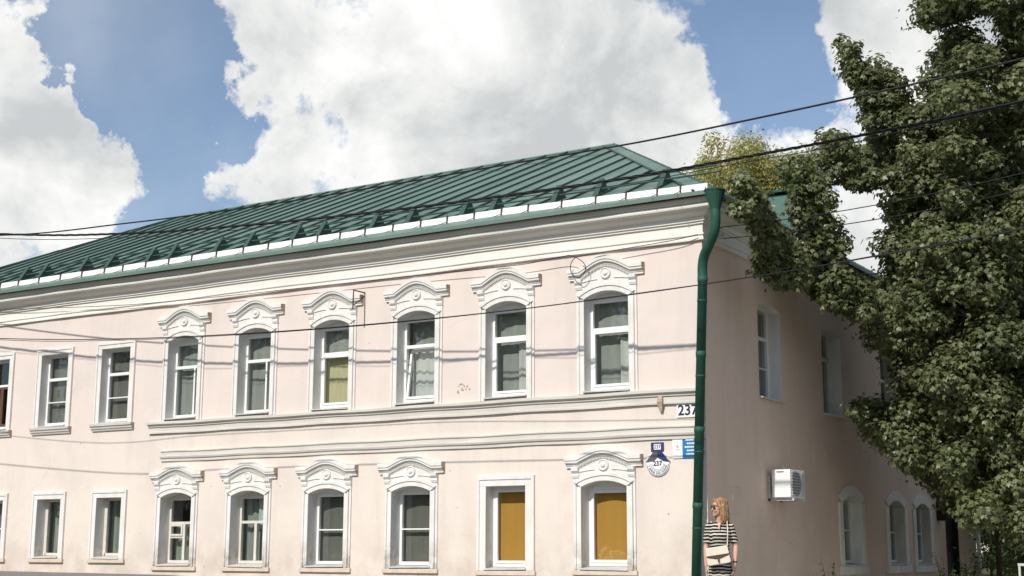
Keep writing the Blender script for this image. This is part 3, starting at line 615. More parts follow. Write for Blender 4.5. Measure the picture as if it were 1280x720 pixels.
# gutter lip laid across the lower slope, falling to the corner
gut = empty('gutter', (0, 0, 0), 0, house)
gx = [.28, -.2, -.62, -1.2]
while gx[-1] > EXL+1: gx.append(gx[-1]-random.uniform(.52, .68))
lipm = {}
for i in range(len(gx)-1):
    a_, b_ = gx[i]-.012, gx[i+1]+.012; G_ = MB(); hh = .115+random.uniform(-.006, .006)
    pa, pb = Vector((a_, gy(a_), zf(gy(a_))+.002)), Vector((b_, gy(b_), zf(gy(b_))+.002)); up_ = Vector((0, .02, hh)); th = Vector((0, .012, 0))
    G_.add([pa, pb, pb+up_, pa+up_, pa+th, pb+th, pb+up_+th, pa+up_+th], [(0, 1, 2, 3), (7, 6, 5, 4), (3, 2, 6, 7), (0, 4, 5, 1), (1, 5, 6, 2), (0, 3, 7, 4)])
    G_.build('gutter_panel', 'gut', gut)
    c = Vector((gx[i+1], gy(gx[i+1])-.012, zf(gy(gx[i+1])))); K = MB(); d_ = Vector((.009, 0, 0))
    K.sweep([[c+d_*s_+Vector(q_) for q_ in ((0, -.004, -.0), (0, .0, .122), (0, .02, .135), (0, .06, .125), (0, .05, 0))] for s_ in (-1, 1)]); K.tube([c+Vector((0, -.01, .02)), c+Vector((0, -.22, -.075))], .006, 5)
    K.build('gutter_bracket', 'rust', gut)
# snow guards: two rails on triangular brackets
sg_ = empty('snow_guard', (0, 0, 0), 0, house); xx = -.95; j = 0
gr = MB()
for o, yy in ((.10, .78), (.20, .84)): gr.tube([(.05 if o < .15 else -.05, yy-.12, zf(yy-.12)+o), (-20, yy-.12, zf(yy-.12)+o)], .016, 6)
gr.build('snow_rail', 'roofdark', sg_)
while xx > -20:
    K = MB(); yb = .48; c0 = Vector((xx, yb, zf(yb))); c1 = Vector((xx, yb+.42, zf(yb+.42))); ap = Vector((xx, yb+.26, zf(yb+.26)+.27))
    K.sweep([[p+Vector((d, 0, 0)) for p in (c0, c1, ap)] for d in (-.05, .05)]); K.build('snow_bracket', 'roofdark', sg_)
    xx -= (1.18, .82, 1.25, .62)[j % 4]; j += 1
# attic dormer on the end slope
dm = empty('dormer', (0, 0, 0), 0, house)
def hz(x_): return EZ+HS*(OV-x_)
DX, DY0, DY1, DZ = -.30, 5.2, 6.9, 7.70
DL = -1.7
Dm = MB(); Dm.add([(DX, DY0, hz(DX)-.05), (DX, DY1, hz(DX)-.05), (DX, DY1, DZ), (DX, DY0, DZ), (DL, DY0, hz(DL)-.1), (DL, DY1, hz(DL)-.1), (DL, DY1, DZ+.06), (DL, DY0, DZ+.06)],
       [(0, 1, 2, 3), (0, 3, 7, 4), (1, 5, 6, 2), (4, 7, 6, 5)]); Dm.build('dormer_cheek', 'dormer', dm)
Dr = MB(); Dr.box((DL-.2, DY0-.08, DZ+.062), (DX+.08, DY1+.08, DZ+.11)); Dr.build('dormer_roof', 'pipe', dm)
MB().box((DX+.001, DY0+.35, hz(DX)+.2), (DX+.03, DY1-.35, DZ-.2)).build('dormer_shutter', 'roofdark', dm)

# downpipe with hopper head, swan neck and shoe
pp = empty('downpipe', (0, 0, 0), 0, house)
def bez(pts, n=8):
    out = []
    for i in range(len(pts)-1):
        p0, p1, p2, p3 = [Vector(pts[max(0, min(len(pts)-1, i+k))]) for k in (-1, 0, 1, 2)]
        for t in np.linspace(0, 1, n, endpoint=False):
            out.append(.5*((2*p1)+(p2-p0)*t+(2*p0-5*p1+4*p2-p3)*t*t+(3*p1-p0-3*p2+p3)*t**3))
    return out+[Vector(pts[-1])]
neck = bez([(.44, -.47, 6.12), (.44, -.47, 5.95), (.40, -.43, 5.78), (.28, -.34, 5.62), (.13, -.22, 5.46), (.075, -.17, 5.30), (.07, -.16, 5.14)], 6)
MB().tube(neck, .075, 14).build('swan_neck', 'pipe', pp, smooth=True)
zp = 5.14; ends = [5.14, 4.0, 2.87, 1.75, .62]
def pxp(z): return .07-.21*(5.14-z)/4.5
for i in range(4):
    z1, z0_ = ends[i], ends[i+1]; MB().tube([(pxp(z1), -.16, z1+.02), (pxp(z1-.06), -.16, z1-.06), (pxp(z1-.065), -.16, z1-.065), (pxp(z0_), -.16, z0_)], [.080, .080, .073, .073], 14).build('pipe_length', 'pipe', pp, smooth=True)
    zc = z1-.35; K = MB(); K.tube([(pxp(zc), -.16, zc+.012), (pxp(zc), -.16, zc-.012)], .079, 14); K.box((pxp(zc)-.012, -.09, zc-.012), (pxp(zc)+.012, 0, zc+.012)); K.build('pipe_clamp', 'pipe', pp)
Hd = MB(); Hd.lathe([(.078, 0), (.085, .03), (.155, .27), (.165, .275), (.165, .30), (.15, .30)], (.44, -.47, 6.10), 18); Hd.build('hopper_head', 'pipe', pp)
MB().tube(bez([(pxp(.66), -.16, .66), (pxp(.55), -.16, .55), (pxp(.5)-.02, -.22, .45), (pxp(.5)-.04, -.36, .36)], 5), [.079]*15+[.084], 14).build('shoe', 'pipe', pp, smooth=True)
MB().tube([(pxp(.5)-.04, -.36, .362), (pxp(.5)-.045, -.42, .325)], [.088, .09], 14).build('shoe_end', 'black', pp, smooth=True)

# rusty hook, peg and patched hole on the facade
MB().tube([(-6.5, 0, 5.56), (-6.5, -.32, 5.56), (-6.5, -.33, 5.22)], .014, 6).tube([(-6.5, 0, 5.50), (-6.5, -.30, 5.30)], .009, 5).build('wall_hook', 'rust', house)
MB().sweep([[(-.72+u, v-.03, 3.16) for u, v in ((-.02, -.02), (.02, -.02), (.02, .02), (-.02, .02))], [(-.72+u, v-.05, 3.30) for u, v in ((-.045, -.05), (.045, -.05), (.045, .04), (-.045, .04))], [(-.72+u, v-.04, 3.40) for u, v in ((-.03, -.03), (.03, -.03), (.03, .04), (-.03, .04))]]).build('broken_bracket', 'worn', house)
hp_ = MB()
for _ in range(16):
    u, z = -4.42+random.gauss(0, .06), 3.78+random.gauss(0, .05); r_ = random.uniform(.008, .022); hp_.lathe([(r_*.3, -.012), (r_, -.006), (r_, 0)], (u, 0, z), 6, 'y')
hp_.build('plaster_damage', 'worn', house)['kind'] = 'stuff'
hp_ = MB()
for _ in range(60):
    u = random.uniform(-16, -.3); z = random.choice([random.uniform(2.95, 3.26), random.uniform(3.55, 5.7), random.uniform(.75, 2.7)]); r_ = random.uniform(.006, .016)
    if all(abs(u-q['c']) > .7 for q in fw): hp_.lathe([(r_*.3, -.01), (r_, -.004), (r_, 0)], (u, 0, z), 5, 'y')
hp_.build('nail_mark', 'worn', house)['kind'] = 'stuff'

# ------------------------------------------------------------------ signs on the facade
s1 = tag(empty('house_number_plate', (-.285, -.012, 3.18)), 'white plate with the number 237 beside the green downpipe', 'sign')
MB().box((-.185, -.006, -.125), (.185, .012, .125)).build('plate', 'white', s1, bevel=.004)
text_mesh('number', '237', .22, 'ink', s1, (-.0, -.010, -.02), bold=.003)
s2 = tag(empty('street_name_sign', (-.33, -.012, 2.60)), 'white and blue street sign below the number plate', 'sign')
MB().box((-.22, -.006, -.155), (-.055, .012, .155)).build('white_field', 'white', s2); MB().box((-.054, -.008, -.155), (.25, .012, .155)).build('blue_field', 'blue', s2)
for i, (a_, b_) in enumerate(((-.02, .06), (-.0, .13), (-.035, .15), (.0, .14), (-.01, .13))):
    tl = MB(); z = .115-i*.053; u = a_+.02
    while u < b_+.07:
        w0 = random.choice((.016, .022, .028)); tl.box((u, -.011, z-.012), (u+w0, -.008, z+.012)); u += w0+.006
    tl.build('text_line', 'white', s2)
mk_ = MB(); mk_.lathe([(.0, -.009), (.02, -.009), (.02, -.006)], (-.135, 0, .02), 10, 'y'); mk_.box((-.165, -.009, -.03), (-.105, -.006, -.02)); mk_.build('faded_emblem', 'pinkmark', s2)
s3 = tag(empty('house_emblem_sign', (-.80, -.012, 2.42)), 'round white house sign under a small navy roof with a navy tab above', 'sign')
disc = MB(); disc.lathe([(.0, -.012), (.195, -.012), (.195, .012), (.0, .012)], (0, 0, -.04), 32, 'y'); disc.build('disc', 'white', s3)
for r0_, r1_ in ((.178, .186), (.118, .123), (.098, .102)):
    rg = MB(); rg.sweep([[(r_*math.sin(t), -y_, -.04+r_*math.cos(t)) for r_, y_ in ((r0_, .0125), (r0_, .0155), (r1_, .0155), (r1_, .0125))] for t in np.linspace(R(95), R(265), 30)]); rg.build('ring', 'ink', s3)
tk = MB()
for t in np.linspace(R(105), R(255), 26):
    if random.random() < .85: tk.sweep([[(r_*math.sin(t+d), -y_, -.04+r_*math.cos(t+d)) for r_, y_, d in ((.137, .0125, -.035), (.137, .0155, -.035), (.165, .0155, -.035), (.165, .0125, -.035))], [(r_*math.sin(t+d), -y_, -.04+r_*math.cos(t+d)) for r_, y_, d in ((.137, .0125, .02), (.137, .0155, .02), (.165, .0155, .02), (.165, .0125, .02))]])
tk.build('ring_lettering', 'grey', s3)
def plate(name, pts, y0, y1, m, parent):
    n = len(pts); return MB().add([(u, y0, z) for u, z in pts]+[(u, y1, z) for u, z in pts], [tuple(range(n)), tuple(range(n, 2*n))[::-1]]+[(i, (i+1) % n, (i+1) % n+n, i+n) for i in range(n)]).build(name, m, parent)
plate('roof_shape', [(-.20, -.02), (-.07, .135), (.0, .135), (.0, .05), (-.06, .0)], -.022, .01, 'grey', s3)
plate('roof_shape', [(.002, .135), (.075, .135), (.205, -.02), (.10, -.005), (.002, .05)], -.024, .01, 'navy', s3)
plate('tab', [(-.105, .135), (.10, .135), (.10, .275), (-.105, .275)], -.02, .01, 'navy', s3)
plate('tab_plate', [(-.055, .165), (.065, .165), (.065, .25), (-.055, .25)], -.026, -.0205, 'white', s3)
text_mesh('tab_number', '237', .075, 'ink', s3, (.005, -.028, .207)); text_mesh('disc_number', '237', .10, 'ink', s3, (0, -.015, -.045), bold=.002)

# ------------------------------------------------------------------ air conditioner on the side wall
ac = tag(empty('air_conditioner', (0, 2.34, 1.93)), 'white outdoor air conditioner unit on a bracket on the side wall', 'air conditioner')
MB().box((.09, 0, 0), (.41, .66, .45)).build('casing', 'white', ac, bevel=.012)
fg = MB(); fg.lathe([(.0, .0), (.195, .0), (.2, .012), (.19, .018), (.0, .018)], (0, 0, 0), 24); o = fg.build('fan_ring', mat('fan_grey', (.22, .225, .23), .6), ac); o.location = (.411, .25, .225); o.rotation_euler = (0, R(90), 0)
for k in range(9):
    MB().box((.412, .04,   .045+k*.045), (.432, .46, .051+k*.045)).build('grille_bar', 'white', ac)
MB().box((.411, .49, .03), (.42, .64, .42)).build('service_cover', 'zinc', ac, bevel=.004); MB().box((.18, -.006, .405), (.30, .0, .42)).build('handle_slot', 'grey', ac)
for y in (.06, .56):
    MB().box((.0, y, -.05), (.44, y+.04, -.012)).box((.0, y, -.05), (.04, y+.04, .36)).build('bracket', 'galv', ac)
for y in (.06, .56):
    for x in (.13, .38): MB().box((x-.035, y-.012, -.011), (x+.035, y+.052, .0)).build('foot', 'white', ac)
MB().tube([(.2, .64, .15), (.16, .74, .12), (.05, .76, .1), (.02, .76, .5), (.0, .76, .55)], .016, 6).build('hose', 'white', ac, smooth=True)
up_ = tag(empty('wall_access_panel', (0, .98, 1.63), R(90)), 'flat pink access panel set in the side wall near the woman', 'panel')
MB().box((-.28, -.012, 0), (.28, .01, .42)).build('cover', 'sidewall', up_, bevel=.004); MB().box((-.10, -.02, .22), (-.05, -.012, .30)).build('label_plate', 'white', up_)

# ------------------------------------------------------------------ cables
def cat(pts, n=10): return bez(pts, n)
def cable(name, pts, r, label, n=6):
    return tag(MB().tube(pts, r, n).build(name, 'cable', None, smooth=True), label, 'cable', 'overhead cables')
W1 = [(-27, -1.5, 8.9), (-20, -1.75, 7.9), (-13.9, -2.03, 7.08), (-10.05, -2.3, 6.8), (-6.85, -2.5, 6.65), (-4.06, -2.68, 6.58), (-1.69, -2.8, 6.555), (.4, -2.86, 6.54), (2.27, -2.92, 6.585), (3.97, -3.0, 6.64), (5.5, -3.07, 6.71), (9, -3.2, 6.95), (16, -3.4, 7.6)]
W2 = [(-27, -2.6, 9.2), (-20, -2.52, 8.0), (-13.3, -2.47, 6.95), (-9.93, -2.43, 6.57), (-6.95, -2.42, 6.37), (-4.25, -2.43, 6.255), (-1.92, -2.43, 6.205), (.18, -2.45, 6.19), (2.09, -2.49, 6.225), (3.8, -2.54, 6.27), (5.37, -2.6, 6.345), (9, -2.75, 6.6), (16, -3.1, 7.3)]
W3 = [(-27, -2.9, 6.3), (-20, -2.85, 5.6), (-12.75, -2.75, 4.87), (-9.7, -2.52, 4.66), (-6.87, -2.40, 4.55), (-4.28, -2.37, 4.5), (-1.93, -2.4, 4.49), (.17, -2.47, 4.525), (2.05, -2.54, 4.585), (3.76, -2.64, 4.665), (5.31, -2.75, 4.76), (9, -2.95, 5.1), (16, -3.2, 5.9)]
cable('overhead_cable', cat(W1), .013, 'highest black overhead cable, crossing the roof ridge')
base_ = cat(W2, 30); tb = MB()
for k in range(3):
    tb.tube([p+Vector((0, math.cos(i*.75+k*2.1)*.011, math.sin(i*.75+k*2.1)*.011)) for i, p in enumerate(base_)], .0115, 5)
tb.tube([p+Vector((0, .03*math.sin(i*.13), -.03-.05*abs(math.sin(i*.021)))) for i, p in enumerate(base_)], .006, 4)
tag(tb.build('overhead_cable', 'cable', None, smooth=True), 'thick twisted black cable bundle crossing low over the roof', 'cable', 'overhead cables')
W3b = [(-27, -2.3, 6.533), (-20, -2.25, 5.783), (-13.5, -2.14, 4.983), (-10.36, -1.88, 4.773), (-7.43, -1.76, 4.668), (-4.77, -1.71, 4.623), (-2.3, -1.81, 4.608), (-0.1, -1.93, 4.643), (1.84, -1.99, 4.698), (3.6, -2.1, 4.793), (5.2, -2.22, 4.888), (9, -2.45, 5.233), (16, -2.9, 6.133)]
cable('overhead_cable', cat(W3b), .006, 'thinnest black cable running just under the cable that crosses the upper windows', 5)
cable('overhead_cable', cat(W3), .0085, 'thin black cable crossing the upper windows', 6)
e1, e2 = at(1280, 216, 19.5), at(1280, 237, 19.5)
for p0, e_, lb in ((np.array([.08, .35, 6.02]), e1, 'upper of two thin cables leaving the house corner to the right'), (np.array([.08, .62, 5.90]), e2, 'lower of two thin cables leaving the house corner to the right')):
    pts = []
    for t in np.linspace(0, 1.55, 24):
        p = p0+(e_-p0)*t; p[2] -= .35*t*(1-t); pts.append(tuple(p))
    cable('overhead_cable', pts, .008, lb, 5)
ins = MB(); ins.tube([(0, .60, 5.90), (.09, .60, 5.90), (.09, .60, 5.94)], .012, 6); ins.lathe([(.02, 0), (.032, .02), (.025, .05), (.03, .06), (.012, .08)], (.09, .60, 5.93), 10); ins.build('insulator', 'galv', house)
wp = []
for px, py, y in ((-90, 396, -.10), (0, 387.5, -.12), (160, 381, -.12), (320, 366, -.12), (505, 346, -.12), (600, 336.5, -.13), (657, 330, -.14), (700, 321.5, -.16), (714, 319.5, -.20), (728, 327, -.20), (732, 336, -.19), (725, 347, -.18), (716, 344, -.18), (713, 333, -.18), (718, 323, -.18), (730, 319.5, -.17), (780, 311, -.14), (843, 300, -.13), (872, 293, -.10)):
    d = ray(px, py); t = (y-CAM[1])/d[1]; wp.append(tuple(CAM+t*d))
tag(MB().tube(cat(wp, 6), .0065, 5).build('facade_cable', 'cable', None, smooth=True), 'black cable strung along the white frieze with a small coil', 'cable')
for (x, y), lb in (((-27, -2.3), 'wooden pole up the street carrying the cables'), ((16, -3.2), 'wooden pole down the street carrying the cables')):
    pl = tag(empty('utility_pole', (x, y, g(x, y)-.3)), lb, 'pole', 'utility poles'); MB().tube([(0, 0, 0), (0, 0, 10)], [.16, .11], 10).build('post', 'bark', pl, smooth=True); MB().box((-.06, -1.2, 8.6), (.06, 1.2, 8.72)).build('crossarm', 'bark', pl)

# ------------------------------------------------------------------ vegetation
def mesh_np(name, V, Q, m):
    me = bpy.data.meshes.new(name); nv, nf, k = len(V), len(Q), Q.shape[1]
    me.vertices.add(nv); me.vertices.foreach_set('co', np.ascontiguousarray(V, np.float32).ravel())
    me.loops.add(nf*k); me.loops.foreach_set('vertex_index', np.ascontiguousarray(Q, np.int32).ravel())
    me.polygons.add(nf); me.polygons.foreach_set('loop_start', np.arange(0, nf*k, k, dtype=np.int32)); me.polygons.foreach_set('loop_total', np.full(nf, k, np.int32))
    me.update(calc_edges=True); me.materials.append(M[m]); return me
LEAF_MAPLE = (np.array([(0, 0, 0), (-.30, .50, .03), (0, 1.0, -.14), (.30, .50, .03), (-.34, .02, -.03), (-.66, .52, -.18), (-.26, .56, .02), (.34, .02, -.03), (.66, .52, -.18), (.26, .56, .02)]),
              np.array([(0, 3, 2, 1), (0, 6, 5, 4), (0, 7, 8, 9)]))
LEAF_OVAL = (np.array([(0, 0, 0), (-.3, .45, .04), (0, 1, -.1), (.3, .45, .04)]), np.array([(0, 3, 2, 1)]))
def leaves(C_, nrm_, tip, size, tmpl):
    n = len(C_); z = nrm_/np.linalg.norm(nrm_, axis=1, keepdims=True); y = tip-(tip*z).sum(1, keepdims=True)*z; y /= np.maximum(1e-6, np.linalg.norm(y, axis=1, keepdims=True)); x = np.cross(y, z)
    T, F = tmpl; V = C_[:, None]+size[:, None, None]*(T[None, :, 0, None]*x[:, None]+T[None, :, 1, None]*y[:, None]+T[None, :, 2, None]*z[:, None])
    Q = F[None]+(np.arange(n)*len(T))[:, None, None]; return V.reshape(-1, 3), Q.reshape(-1, F.shape[1])
def clump_leaves(cent, rad, per, size, tmpl, droop=.5, flat=.85, outward=.9):
    Cs, Ns, Ts, Ss = [], [], [], []
    for c, r in zip(cent, rad):
        n = max(4, int(per*(r/.3)**2)); d = rng.normal(size=(n, 3)); d /= np.linalg.norm(d, axis=1, keepdims=True); rr = r*rng.uniform(.25, 1.05, n)**.5; lo_ = rng.random(n) < .24; rr = np.where(lo_, r*np.clip(rng.normal(1.0, .24, n), .3, 1.4), rr)
        ax_ = rng.uniform(.68, 1.38, 3)*np.array([1, 1, flat]); p = c+d*rr[:, None]*ax_+np.array([0, 0, -.12])*r*rng.random((n, 1)); nm = d*outward+np.array([0, -.15, .65])+rng.normal(size=(n, 3))*.45
        tp = d*.6+np.array([0, 0, -droop])+rng.normal(size=(n, 3))*.5; Cs.append(p); Ns.append(nm); Ts.append(tp); Ss.append(rng.uniform(.7, 1.15, n)*size)
    return leaves(np.concatenate(Cs), np.concatenate(Ns), np.concatenate(Ts), np.concatenate(Ss), tmpl)
def limbs(mb, stem, cent, r_unit=.006, n=5):           # grow limbs from the stem to every clump
    nodes = [np.array(p) for p in stem]; par = [i-1 for i in range(len(stem))]; order = np.argsort([min(np.linalg.norm(c-s) for s in nodes) for c in cent])
    for i in order:
        c = cent[i]; A = np.array(nodes); d = np.linalg.norm(A-c, axis=1)+np.maximum(0, A[:, 2]-c[2])*.6; j = int(np.argmin(d))
        k = max(1, int(d[j]/.8)); prev = j
        for t in range(1, k+1):
            p = A[j]+(c-A[j])*t/k; p = p+(rng.normal(size=3)*.05 if t < k else 0)-np.array([0, 0, .12*math.sin(math.pi*t/k)*d[j]*.3]); nodes.append(p); par.append(prev); prev = len(nodes)-1
    wgt = np.ones(len(nodes))
    for i in range(len(nodes)-1, 0, -1):
        if par[i] >= 0: wgt[par[i]] += wgt[i]
    for i in range(len(stem), len(nodes)):
        a_, b_ = nodes[par[i]], nodes[i]; r0_, r1_ = r_unit*min(wgt[par[i]], wgt[i]*1.6)**.5+.004, r_unit*wgt[i]**.5+.003
        if np.linalg.norm(a_-b_) > 1e-4: mb.tube([a_, b_], [r0_, r1_], n, caps=False)
def inside(poly, x, y):
    c = False; j = len(poly)-1
    for i in range(len(poly)):
        if (poly[i][1] > y) != (poly[j][1] > y) and x < (poly[j][0]-poly[i][0])*(y-poly[i][1])/(poly[j][1]-poly[i][1])+poly[i][0]: c = not c
        j = i
    return c
lobes = [([(1085, 155), (1130, 165), (1155, 115), (1175, 70), (1168, -30), (1250, -200), (1500, -230), (1520, 640), (1300, 660), (1215, 640), (1170, 595), (1140, 570), (1105, 535), (1115, 505), (1145, 480), (1135, 440), (1108, 410), (1095, 370), (1105, 330), (1110, 280), (1110, 250), (1090, 215)], 25.2, 2.7, 20),
         ([(1046, 50), (1060, 48), (1076, 88), (1098, 78), (1118, 98), (1130, 125), (1125, 160), (1085, 155), (1082, 120), (1062, 85)], 24.6, .5, 11),
         ([(1030, 172), (1055, 172), (1085, 195), (1095, 235), (1080, 240), (1058, 222), (1036, 222), (1026, 195)], 24.4, .5, 11),
         ([(985, 208), (1003, 202), (1026, 230), (1040, 262), (1052, 300), (1068, 340), (1085, 360), (1085, 392), (1060, 392), (1025, 366), (995, 350), (1012, 330), (1002, 290), (997, 250)], 23.5, .5, 11),
         ([(920, 226), (931, 220), (942, 245), (962, 275), (982, 305), (1005, 332), (995, 355), (965, 340), (944, 328), (950, 316), (962, 310), (946, 280), (927, 262)], 22.2, .35, 10),
         ([(1068, 512), (1082, 503), (1110, 505), (1130, 525), (1160, 565), (1150, 582), (1112, 552), (1088, 535)], 25.0, .6, 12)]
gaps = [(1150, 55, 30), (1146, 95, 16), (1233, 32, 22), (1236, 105, 16), (1090, 262, 24), (1074, 300, 16), (1066, 325, 8), (1108, 465, 18), (1095, 430, 10), (1050, 262, 8), (1200, 20, 8)]
cent, rad = [], []
for poly, D0, T, sp in lobes:
    xs_, ys_ = [p[0] for p in poly], [p[1] for p in poly]; pts = []; tries = 0
    while tries < 6000:
        tries += 1; x_, y_ = random.uniform(min(xs_), max(xs_)), random.uniform(min(ys_), max(ys_))
        if not inside(poly, x_, y_) or any((x_-gx_)**2+(y_-gy_)**2 < (gr_+12)**2 for gx_, gy_, gr_ in gaps): continue
        off = x_ > 1300 or y_ < -20; s_ = sp*(1.5 if off else 1); dd = D0+random.uniform(-1, 1)*T*(.35+.65*min(1, max(0, (x_-1090)/110)) if T > 1 else 1)
        if any((x_-q[0])**2+(y_-q[1])**2+((dd-q[2])*15)**2 < (s_*1.15)**2 for q in pts): continue
        pts.append((x_, y_, dd))
    for x_, y_, dd in pts:
        p = at(x_, y_, dd); n_ = 0
        while n_ < 40 and ((p[0] < .45 and p[2] < hz(min(p[0], .4))+.3) or (p[0] < .9 and 5.6 < p[2] < 7)): dd -= .12; p = at(x_, y_, dd); n_ += 1
        big = T > 1; cent.append(p); rad.append(random.uniform(.26, .46) if big else random.uniform(.15, .22))
cent = np.array(cent)
BASE = Vector((3.5, 7.0, g(3.5, 7.0)-.1))
mt = tag(empty('maple_tree', BASE), 'tall dense green maple with branches reaching over the side wall and eaves', 'tree')
loc = cent-np.array(BASE)
stem = [np.array(p) for p in ((0, 0, 0), (.05, -.05, 1.2), (.0, -.1, 2.4), (-.1, -.15, 3.6), (-.05, -.3, 4.8), (.05, -.4, 6.2), (.0, -.5, 7.6), (.1, -.5, 9.2), (.15, -.6, 10.8))]
tk = MB(); tk.tube(stem, [.24, .20, .185, .17, .15, .125, .10, .07, .04], 10); limbs(tk, stem, loc); trunk = tk.build('trunk', 'bark', mt, smooth=True)
V, Q = clump_leaves(loc, np.array(rad), 290, .088, LEAF_MAPLE); crown = link('crown', mesh_np('crown', V, Q, 'maple'), mt)
print('maple clumps', len(cent), 'leaves', len(Q)//3)
# maples across the road, behind the viewer: what the windows mirror
for i, (x, y, s_, rz) in enumerate(((-17, -37, 1.05, 2.1), (-25, -40, 1.2, 3.9), (-33, -36, .95, .6), (-42, -39, 1.15, 5.1), (-52, -37, 1.05, 1.4))):
    o = tag(empty('roadside_maple', (x, y, g(x, y)-.1), rz), 'leafy maple across the road, seen only mirrored in the window panes', 'tree', 'maples across the road'); o.scale = (s_*1.15, s_*1.15, s_)
    link('trunk', trunk.data, o); link('crown', crown.data, o)

for i, (px, dd, s_, rz) in enumerate(((1245, 52, .85, .4), (1300, 56, 1.0, 2.4), (1215, 60, .9, 4.0), (1345, 50, .9, 5.2))):
    p = at(px, 690, dd); o = tag(empty('backyard_tree', (p[0], p[1], g(p[0], p[1])-.1), rz), ('shaded tree behind the shrubs at the right edge', 'dark tree beyond the white post', 'tree just past the end of the house', 'tree farthest right behind the maple')[i], 'tree', 'trees behind the house'); o.scale = (s_, s_, s_*.8)
    link('trunk', trunk.data, o); link('crown', crown.data, o)

# birch behind the house
bb = at(925, 235, 46); BB = Vector((bb[0], bb[1], g(bb[0], bb[1])-.1)); bt = tag(empty('birch_tree', BB), 'yellowing birch rising behind the green roof', 'tree')
cs, rs = [], []
for px, py, r_ in ((885, 200, .38), (880, 220, .4), (895, 225, .45), (912, 228, .5), (935, 195, .42), (940, 175, .30), (950, 190, .35), (945, 215, .5), (930, 230, .5), (965, 225, .5), (985, 218, .5), (1000, 222, .5), (958, 208, .4), (1005, 212, .35), (920, 205, .35), (975, 210, .35), (895, 182, .25), (890, 170, .16), (925, 182, .25), (985, 200, .22)):
    for _ in range(3): cs.append(at(px+random.gauss(0, 7), py+random.gauss(0, 6), 46+random.uniform(-1.5, 1.5))); rs.append(r_*random.uniform(.7, 1.1))
    cs.append(at(px+random.gauss(0, 8), py+40+random.gauss(0, 12), 46+random.uniform(-1.5, 1.5))); rs.append(r_*1.3)
cs = np.array(cs)-np.array(BB)
top = at(905, 195, 46)-np.array(BB); bstem = [np.array((0, 0, 0.)), np.array((.1, .0, 4.)), np.array((-.05, 0, 8.)), np.array((-.25, 0, 10.8)), top, at(912, 178, 46)-np.array(BB)]
tb = MB(); tb.tube(bstem, [.26, .23, .2, .16, .11, .05], 9); tb.tube([np.array((-.05, 0, 8.)), at(897, 225, 46.2)-np.array(BB), at(892, 205, 46.2)-np.array(BB), at(896, 180, 46.2)-np.array(BB)], [.15, .11, .09, .03], 7); limbs(tb, bstem, cs, .004, 4); tb.build('trunk', 'birchbark', bt, smooth=True)
V, Q = clump_leaves(cs, np.array(rs)*1.15, 120, .115, LEAF_OVAL, droop=1.2, flat=1.25, outward=.5); link('crown', mesh_np('crown', V, Q, 'birch'), bt)

# shrubs and a sapling in the shade on the right
def bush(name, label, x, y, h, r, n, size, m, group=None, tmpl=LEAF_OVAL):
    b = Vector((x, y, g(x, y)-.15)); o = tag(empty(name, b), label, 'shrub' if name != 'sapling' else 'tree', group); cs = []
    for _ in range(n):
        a_ = random.uniform(0, 6.28); zz = random.uniform(.12, 1); q = r*math.sqrt(random.random())*(1-.55*zz**2); cs.append((q*math.cos(a_), q*math.sin(a_), zz*h))
    cs = np.array(cs); tb = MB(); st_ = [np.array((0, 0, 0.)), np.array((.02, 0, h*.35)), np.array((0, .03, h*.7))]; tb.tube(st_, [.05, .04, .02], 6); limbs(tb, st_, cs, .004, 4); tb.build('trunk', 'bark', o)
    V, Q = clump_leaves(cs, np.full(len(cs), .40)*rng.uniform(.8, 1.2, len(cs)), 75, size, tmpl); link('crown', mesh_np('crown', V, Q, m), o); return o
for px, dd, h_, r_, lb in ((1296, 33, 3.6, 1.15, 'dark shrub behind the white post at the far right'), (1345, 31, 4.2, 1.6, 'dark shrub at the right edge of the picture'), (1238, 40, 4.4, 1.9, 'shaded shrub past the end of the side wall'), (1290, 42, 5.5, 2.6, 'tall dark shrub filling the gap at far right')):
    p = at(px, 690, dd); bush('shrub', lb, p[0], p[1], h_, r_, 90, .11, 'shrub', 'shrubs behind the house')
p = at(1247, 690, 27.5); sb_ = Vector((p[0], p[1], g(p[0], p[1])-.1)); sap = tag(empty('sapling', sb_), 'slim pale young trunk standing under the big maple', 'tree')
cs = np.array([at(1247+random.gauss(0, 22), 610+random.gauss(0, 22), 27.5+random.gauss(0, .4)) for _ in range(22)])-np.array(sb_)
tb = MB(); st_ = [np.array((0, 0, 0.)), np.array((.02, .01, 1.)), np.array((-.03, 0, 2.)), np.array((.0, .02, 2.8))]; tb.tube(st_, [.06, .052, .045, .02], 8); limbs(tb, st_, cs, .004, 4); tb.build('trunk', 'bark', sap, smooth=True)
V, Q = clump_leaves(cs, np.full(len(cs), .26), 60, .12, LEAF_MAPLE); link('crown', mesh_np('crown', V, Q, 'maple'), sap)

